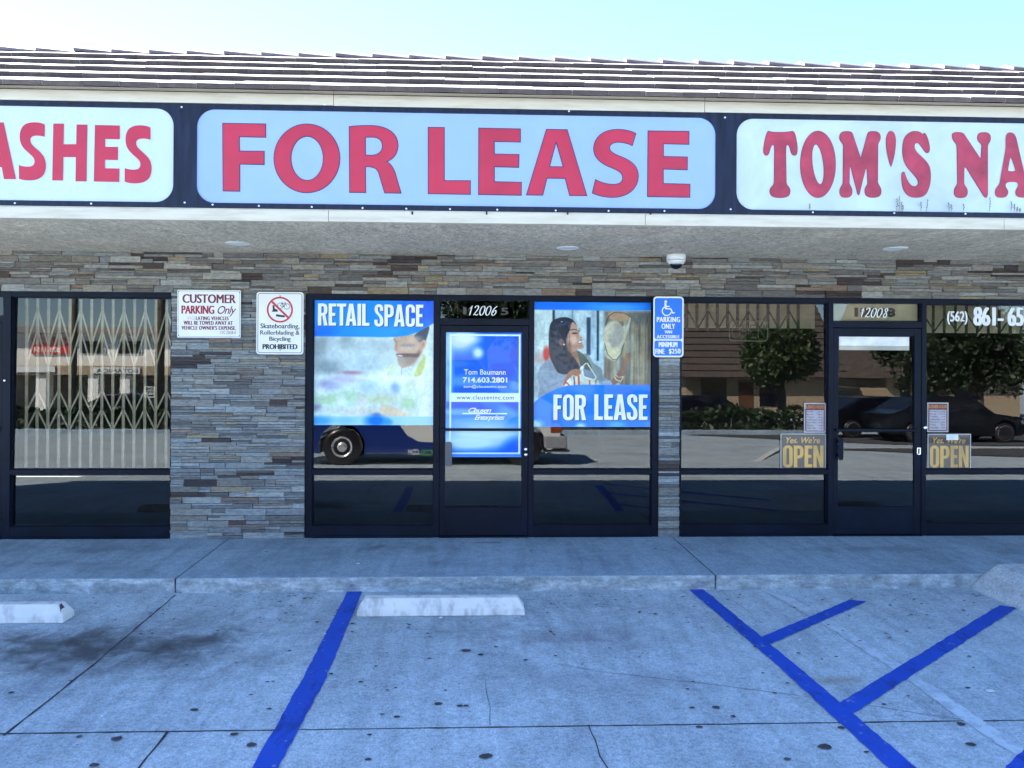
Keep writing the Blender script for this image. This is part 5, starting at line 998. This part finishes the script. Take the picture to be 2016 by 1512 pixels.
def hedge(x0, x1, y, h, d, label):
    z = gz(y); mb = MB(); L = x1-x0
    def ins(): 
        x = RNG.uniform(x0, x1); hh = h*(.88+.12*math.sin(x*2.1)+.06*math.sin(x*5.3)); return Vector((x, y+d*RNG.uniform(-.5, .5), z+.08+hh*RNG.uniform(.05, 1)**.7))
    leaves(mb, int(L*330), ins, .11)
    st_ = MB()
    for i in range(int(L*2)): x = RNG.uniform(x0, x1); mb_ = st_; mb_.tube([(x, y+RNG.uniform(-.2, .3), z), (x+RNG.uniform(-.25, .25), y+d*.42, z+.3), (x+RNG.uniform(-.3, .3), y+d*.2, z+.6)], [.022, .016, .008], 5)
    o = thing('hedge', ((x0+x1)/2, y, z), label, 'hedge', 'hedges along the car park edge'); mb.build('foliage', M['leaf_dark'], o, recalc=False); st_.build('stems', plain("pale_twigs", (.3, .27, .24), .9), o)
hx = [in_glass(u, 860, -20).x for u in (10, 345, 1105, 1160, 1175, 1700)]
hedge(hx[0]-3, hx[1]+2.2, -20.6, 1.0, 1.2, 'clipped green hedge across the car park, mirrored in the left window'); hedge(hx[1]+2.6, hx[3]-.3, -20.6, .95, 1.2, 'dark hedge across the car park behind the van'); hedge(hx[3]+.2, hx[5]-2, -20.6, 1.0, 1.2, 'long clipped hedge across the car park opposite the right shop')
mb = MB(); mb.box(-45, hx[5]-1.2, -19.75, -19.6, gz(-19.7)-.2, gz(-19.7)+.15); tag(mb.build('kerb', M['walk'], None, .02), kind='structure')
ground_sheet('street', [(-23.5, gz(-23.5)+.012), (-34, gz(-34)+.012)], -300, 300, plain("street_asphalt", (.055, .055, .06), .9, 0, .3, 8))
painted('parking_line', [(4.2, -5.2), (4.34, -5.2), (8.2, -12), (8.0, -12)], -.03, M['stopwhite'], .005, False).location = (0, 0, -.06)
for k in range(9): o = painted('parking_line', [(-14+k*2.9, -14.8), (-13.9+k*2.9, -14.8), (-13.9+k*2.9, -19.3), (-14+k*2.9, -19.3)], 0, M['oldwhite'], .004, False); o.rotation_euler.x = math.atan(.022); o.location.z = .006+LOTZ-(LOTZ*math.cos(math.atan(.022)))-.012+gz(-4.6)-LOTZ+.022*4.6-.004
def asphalt(pts): v, f = poly_shape([pts]); mb = MB(); mb.add([(p[0], p[1], gz(p[1])+.02) for p in v], f); return tag(mb.build('driveway', plain("driveway_asphalt", (.07, .07, .075), .85, 0, .35, 5), recalc=False), kind='structure')
dx = [in_glass(u, 870, -17).x for u in (1385, 1660, 1830)]
asphalt([(dx[0], -19.3), (dx[0]+2.6, -16.4), (dx[1], -14.2), (dx[2], -13.6), (60, -13.2), (60, -19.3)]); asphalt([(dx[1]-3.0, -12.4), (dx[1], -10.2), (dx[2], -8.9), (60, -8.6), (60, -12.6)])
painted('parking_line', [(dx[1]-2, -12.75), (60, -13.1), (60, -12.95), (dx[1]-2, -12.6)], gz(-12.9)-LOTZ+.02, M['stopwhite'], .003, False)
# work van beside the camera
VX0 = in_glass(560, 900, -7.9).x; VX1 = in_glass(1103, 900, -7.9).x; VY, VW = -7.82, 2.0; vz = gz(VY-.9); wheel_r = .39
wx0, wx1 = in_glass(672, 900, -7.85).x, in_glass(1032, 900, -7.85).x
van = thing('work_van', ((VX0+VX1)/2, VY-VW/2, vz), 'blue and white work van mirrored in the windows beside the blue poster door', 'van')
VX0 = wx0-1.35
def arch(x): return [(x+.47*math.cos(t), vz+.40+.47*math.sin(t)) for t in np.linspace(math.radians(198), math.radians(-18), 17)]
side = [(VX0, vz+.42)]+arch(wx0)+[(wx0+.55, vz+.26), (wx1-.55, vz+.26)]+arch(wx1)+[(VX1, vz+.45), (VX1+.02, vz+.95), (VX1-.35, vz+1.18), (VX1-1.15, vz+1.30), (VX1-1.75, vz+2.05), (VX1-2.2, vz+2.14), (VX0, vz+2.16)]
M['vanwhite'] = plain("van_white_paint", (.74, .74, .72), .25, 0, .03, 4, coat=.8); M['vanblue'] = plain("van_blue_wrap", (.012, .035, .20), .25, 0, .05, 4, coat=.8)
MB().prism(side, VY, VY-VW).build('body', M['vanwhite'], van, .02)
wrap = [(VX0+.01, vz+.43)]+[(x, z) for x, z in arch(wx0)]+[(wx0+.56, vz+.27), (wx1-.56, vz+.27), (wx1-.56, vz+.40), (wx0+1.55, vz+.50), (wx0+1.32, vz+.62), (wx0+1.08, vz+.95), (wx0+.85, vz+1.5), (wx0+.7, vz+2.12), (VX0+.01, vz+2.14)]
v, f = poly_shape([wrap]); mb = MB(); mb.add([(p[0], VY+.004, p[1]) for p in v], f); mb.build('blue_wrap', M['vanblue'], van)
mb = MB()
def back_text(s, xr, xl, z0, z1, mi, off=.02): v, f = fit(font_shape(s, off), xr, xl, z0, z1); mb.add([(p[0], VY+.006, p[1]) for p in v], f, mi)
tx = [in_glass(u, 890, VY).x for u in (803, 826, 828, 900)]; tz = [in_glass(820, v, VY).z for v in (897, 885.5)]
back_text(".COM", tx[1], tx[0], tz[0], tz[1], 0); back_text("APHICS", tx[3], tx[2], tz[0]-.01, tz[1]-.01, 1)
mb.build('lettering', [M['white'], plain("green_vinyl", (.10, .36, .06), .4)], van)
for side_y, sg in ((VY-.02, 1), (VY-VW+.02, -1)):
    for wx in (wx0, wx1):
        c = (wx, side_y, vz+wheel_r); w = MB().lathe([(.20, -.02*sg), (.30, .0), (.375, -.02*sg), (wheel_r, -.06*sg), (wheel_r, -.19*sg), (.36, -.22*sg), (.2, -.22*sg)], c, 'y', 36).build('wheel', M['blackprint'], van)
        mb = MB().lathe([(.215, -.022*sg), (.21, .004*sg), (.19, -.01*sg), (.12, -.05*sg), (.085, .0*sg), (.05, .01*sg)], c, 'y', 30); mb.build('hub', M['screw'], w)
wn_ = [(VX1-1.22, vz+1.32), (VX1-1.72, vz+1.98), (VX1-2.35, vz+1.98), (VX1-2.35, vz+1.30)]
v, f = poly_shape([wn_]); mb = MB(); mb.add([(p[0], VY+.005, p[1]) for p in v], f); mb.build('side_window', M['lens'], van)
a = in_glass(1090, 843, VY); b_ = in_glass(1060, 871, VY); mb = MB(); mb.box(VX1-.2, VX1+.03, VY-.25, VY+.012, vz+.68, vz+.98); mb.build('headlight', plain("amber_lamp", (.30, .07, .02), .15, coat=1.0), van, .02)
mb = MB(); mb.box(VX1-.32, VX1+.14, VY-VW-.01, VY+.01, vz+.36, vz+.62); mb.build('bumper', plain("grey_bumper", (.28, .29, .31), .4), van, .03)
MB().box(VX1-.3, VX1+.18, VY-VW+.02, VY+.02, vz+.30, vz+.345).build('bumper_trim', M['blackprint'], van, .01)
# dark parked cars
def car(x, y, label, length=4.5, flip=1):
    z = gz(y-.9); c = thing('parked_car', (x, y-.9, z), label, 'car', 'dark cars parked across from the right shop'); s = flip
    def arc_(cx): return [(cx+.36*math.cos(t), z+.34+.36*math.sin(t)) for t in np.linspace(PI*1.1, -PI*.1, 13)]
    L = length/2; pr = [(-L+.05, z+.3)]+[(p-x, q) for p, q in arc_(x-L*.62)]+[(p-x, q) for p, q in arc_(x+L*.62)]+[(L-.05, z+.32), (L, z+.55), (L-.15, z+.78), (L-1.15, z+.92), (L-1.75, z+1.32), (L-2.3, z+1.44), (-L+1.1, z+1.40), (-L+.45, z+1.02), (-L+.02, z+.9)]
    MB().prism([(x+p*s, q) for p, q in pr], y, y-1.75).build('body', M['carpaint'], c, .05)
    v, f = poly_shape([[(x+p*s, q) for p, q in ((L-1.3, z+.94), (L-1.8, z+1.29), (L-2.3, z+1.37), (-L+1.15, z+1.33), (-L+.7, z+1.0))]]); mb = MB(); mb.add([(p[0], y+.006, p[1]) for p in v], f); mb.build('side_window', M['lens'], c)
    for sy, sg in ((y-.02, 1), (y-1.73, -1)):
        for cx in (-L*.62, L*.62):
            w = MB().lathe([(.22, 0), (.30, 0), (.325, -.04*sg), (.325, -.2*sg), (.2, -.2*sg)], (x+cx*s, sy, z+.325), 'y', 28).build('wheel', M['blackprint'], c)
            mb = MB().lathe([(.235, -.004*sg), (.23, .004*sg), (.2, -.02*sg), (.05, -.01*sg)], (x+cx*s, sy, z+.325), 'y', 24)
            mb.build('rim', M['screw'], w)
    MB().box(x+(L-.25)*s-.12, x+(L-.25)*s+.12, y-.3, y+.012, z+.6, z+.74).build('headlight', M['chrome'], c, .03)
    MB().box(x+(L-1.55)*s-.1, x+(L-1.55)*s+.1, y+.01, y+.14, z+.95, z+1.07).build('wing_mirror', M['carpaint'], c, .03)
M['carpaint'] = plain("black_car_paint", (.004, .005, .009), .25, 0, .1, 4, spec=.3, coat=.35)
car(in_glass(1775, 850, -17).x, -17.4, 'black car mirrored in the glass of the right door'); car(in_glass(1893, 880, -15).x, -14.9, 'black car with bright rims mirrored at the right edge'); car(in_glass(1410, 800, -23).x, -23.2, 'dark car on the street behind the long hedge'); car(in_glass(245, 800, -24).x, -24.5, 'dark car on the street behind the left hedge')
# two storey building opposite
BY = -46.0; gzb = gz(BY)
def bx_(u): return in_glass(u, 760, BY).x
def bz_(v): return in_glass(150, v, BY).z
ap = thing('apartment_building', (bx_(180), BY-5, gzb), 'white two storey building across the street with shop signs along its lower band', 'building')
x0, x1 = bx_(-120), bx_(420)
M['stuccowhite'] = plain("white_wall", (.80, .79, .75), .85); M['roofgrey'] = plain("grey_roof", (.22, .21, .20), .9); M['tanwall'] = plain("tan_wall", (.36, .28, .19), .85)
MB().box(x0, x1, BY-9, BY, bz_(720), bz_(657)).build('upper_wall', M['stuccowhite'], ap)
MB().box(x0, x1, BY-9, BY-1.8, gzb-.2, bz_(738)).build('lower_wall', plain("dark_shopfront", (.16, .14, .12), .8), ap)  # recessed lower wall in one even dark brown
MB().box(x0, x1, BY-9.05, BY+.5, bz_(738), bz_(720.5)).build('canopy_band', M['tanwall'], ap)
mb = MB(); e0, e1 = bz_(657), bz_(636); mb.add([(x0-.5, BY+.8, e0), (x1+.5, BY+.8, e0), (x1+.5, BY-10, e0), (x0-.5, BY-10, e0), (x0+3, BY-4, e1), (x1-3, BY-4, e1)], [(0, 1, 5, 4), (2, 3, 4, 5), (1, 2, 5), (3, 0, 4), (3, 2, 1, 0)]); mb.build('roof', M['roofgrey'], ap)
for u in (85, 185, 248): xx = bx_(u); MB().box(xx-.35, xx+.35, BY-.6, BY+.3, gzb-.2, bz_(738)-.01).build('column', M['stuccowhite'], ap)
for ua, ub in ((152, 205), (227, 280)):
    w = MB().box(bx_(ua), bx_(ub), BY, BY+.06, bz_(697), bz_(668)).build('window', M['screw'], ap); MB().box(bx_(ua)+.12, bx_(ub)-.12, BY+.055, BY+.075, bz_(695.5), bz_(670)).build('pane', M['lens'], w)
def far_text(s, ua, ub, va, vb, y, mi, mb, off=.0): v, f = fit(font_shape(s, off), in_glass(ub, 700, y).x, in_glass(ua, 700, y).x, in_glass(150, vb, y).z, in_glass(150, va, y).z); mb.add([(p[0], y, p[1]) for p in v], f, mi)
def board(ua, ub, va, vb, mat, label, texts, y=BY+.6):
    o = MB().box(in_glass(ua, 700, y).x, in_glass(ub, 700, y).x, y-.08, y, in_glass(150, vb, y).z, in_glass(150, va, y).z).build('shop_board', mat); tag(o, label, 'sign'); mb = MB()
    for s, a_, b_, c_, d_, mm in texts: far_text(s, a_, b_, c_, d_, y+.01, 0, mb, .02)
    if texts: mb.build('lettering', texts[0][5], o)
    return o
board(181, 276, 723, 735, M['white'], 'white sign board reading BOTANICA on the building across the street', [("BOTANICA", 188, 272, 725.5, 733.5, M['black'])])
board(60, 133, 666, 697, M['redprint'], 'red banner reading NOW RENTING on the white building across the street', [("NOW RENTING", 62, 131, 668, 679, M['paper']), ("879-1154", 64, 116, 684, 694, M['paper'])], BY+.15)
board(27, 107, 721, 733, M['white'], 'plain white sign board beside the BOTANICA board', [])
# tan house with a tall shake roof
HY = -38.0; gh = gz(HY)
def hx_(u): return in_glass(u, 780, HY).x
def hz_(v): return in_glass(1450, v, HY).z
hs = thing('shake_roof_house', (hx_(1440), HY-4, gh), 'low tan building with a steep brown shake roof across the street', 'building'); x0, x1 = hx_(1352), hx_(1640)
MB().box(x0, x1, HY-8, HY, gh-.2, hz_(737)).build('wall', M['tanwall'], hs)
mb = MB(); n = 14
for k in range(n):
    t0, t1 = k/n, (k+1)/n; za, zb = hz_(742)+t0*5.6, hz_(742)+t1*5.6; ya, yb = HY+.9-t0*2.6, HY+.9-t1*2.6-.08; xa, xb = x0-.6+t0*1.3, x1+.6-t0*1.3
    mb.add([(xa, ya, za), (xb, ya, za), (xb, yb, zb), (xa, yb, zb), (xa, ya-.12, za-.02), (xb, ya-.12, za-.02)], [(0, 1, 2, 3), (0, 4, 5, 1)])
z_t = hz_(742)+5.6; mb.add([(x0-.6, HY+.8, hz_(742)), (x0+.7, HY-1.8, z_t), (x0+.7, HY-6.2, z_t), (x0-.6, HY-8.6, hz_(742)), (x1+.6, HY+.8, hz_(742)), (x1-.7, HY-1.8, z_t), (x1-.7, HY-6.2, z_t), (x1+.6, HY-8.6, hz_(742))], [(0, 1, 2, 3), (7, 6, 5, 4), (1, 5, 6, 2), (3, 2, 6, 7)])
mb.build('roof', plain("brown_shakes", (.085, .068, .06), .9, 0, .45, 3, .5, 30, stretch=(4, 1, 1)), hs, recalc=False)
for ua, ub, va, vb, mt_, nm in ((1382, 1430, 740, 808, M['lens'], 'window'), (1497, 1545, 740, 800, M['lens'], 'window'), (1455, 1484, 752, 822, plain("brown_door", (.10, .04, .02), .6), 'door')): MB().box(hx_(ua), hx_(ub), HY-.02, HY+.05, hz_(vb) if nm == 'window' else gh, hz_(va)).build(nm, mt_, hs)
def tx_(u, v, y): return in_glass(u, v, y).x
tree(tx_(1540, 740, -27), -27, 5.4, 2.1, .22, 'dense green tree in front of the shake roofed building'); tree(tx_(1930, 740, -26), -26, 5.2, 3.0, .2, 'spreading tree at the far right of the street', 6500, 'leaf_dark'); tree(tx_(1800, 740, -30), -30, 6.4, 2.6, .2, 'tree behind the black car, mirrored in the right door', 5200, 'leaf_dark')
tree(tx_(950, 640, -33), -33, 9.5, 4.2, .3, 'tall dark tree behind the van, mirrored above the blue poster door', 9000, 'leaf_dark'); tree(tx_(1180, 740, -31), -31, 7.5, 3.4, .28, 'broad tree behind the middle hedge', 6000, 'leaf_dark'); tree(tx_(720, 740, -34), -34, 7.5, 3.4, .28, 'broad tree left of the tall dark tree', 6000, 'leaf_dark'); hs2 = copy_tree(hs); hs2.location.x += hx_(1885)-hx_(1440); hs2.location.y += -3; hs2['label'] = 'second tan building with a brown shake roof at the far right of the street'; hs['group'] = hs2['group'] = 'shake roofed buildings'
tree(tx_(2250, 740, -26), -26, 7, 3.6, .26, 'tree beyond the right end of the shops', 6000)
# poles, wires, one way sign
for u, w, lab in ((139, .13, 'dark wooden utility pole mirrored at the left of the left window'), (311, .19, 'pale wooden utility pole mirrored at the right of the left window')):
    x = tx_(u, 760, -23); o = thing('utility_pole', (x, -23, gz(-23)), lab, 'utility pole', 'utility poles along the street'); MB().tube([(x, -23, gz(-23)-.2), (x+.1, -23, 9.5)], [w, w*.75], 12).build('pole', M['bark'], o); MB().box(x-1.1, x+1.3, -23.06, -22.94, 8.4, 8.52).build('cross_arm', M['bark'], o)
    mb = MB()
    for d_ in (-.9, -.4, .6, 1.1): mb.lathe([(.03, 0), (.05, .05), (.02, .14)], (x+d_, -23, 8.52), 'z', 8)
    mb.build('insulators', M['screw'], o)
for i, (z, sag) in enumerate(((8.55, .8), (8.5, .9), (6.6, .7), (6.2, .9), (5.7, .6), (5.4, .7))):
    o = MB().tube([(x_, -23+.1*i, z-sag*(1-((x_ % 24)/12-1)**2)) for x_ in np.linspace(-60, 60, 61)], .022, 5).build('power_line', M['black']); tag(o, 'black overhead wire strung along the street', 'wire', 'overhead wires')
x = tx_(293, 772, -22.5); o = thing('one_way_sign', (x, -22.5, gz(-22.5)), 'white ONE WAY sign on a thin post behind the left hedge', 'road sign'); za, zb = in_glass(293, 783, -22.5).z, in_glass(293, 761, -22.5).z
MB().tube([(x, -22.54, gz(-22.5)), (x, -22.54, zb+.05)], .025, 8).build('post', M['greyplastic'], o); MB().box(x-.2, x+.2, -22.52, -22.5, za, zb).build('plate', M['white'], o); mb = MB()
for s, a_, b_ in (("ONE", .68, .95), ("WAY", .38, .62)): v, f = fit(font_shape(s, .02), x+.16, x-.16, za+(zb-za)*a_, za+(zb-za)*b_); mb.add([(p[0], -22.49, p[1]) for p in v], f)
zm = za+(zb-za)*.2; mb.add([(x+.16, -22.49, zm+.03), (x-.04, -22.49, zm+.03), (x-.04, -22.49, zm+.08), (x-.17, -22.49, zm), (x-.04, -22.49, zm-.08), (x-.04, -22.49, zm-.03), (x+.16, -22.49, zm-.03)], [list(range(7))]); mb.build('lettering', M['black'], o, recalc=False)
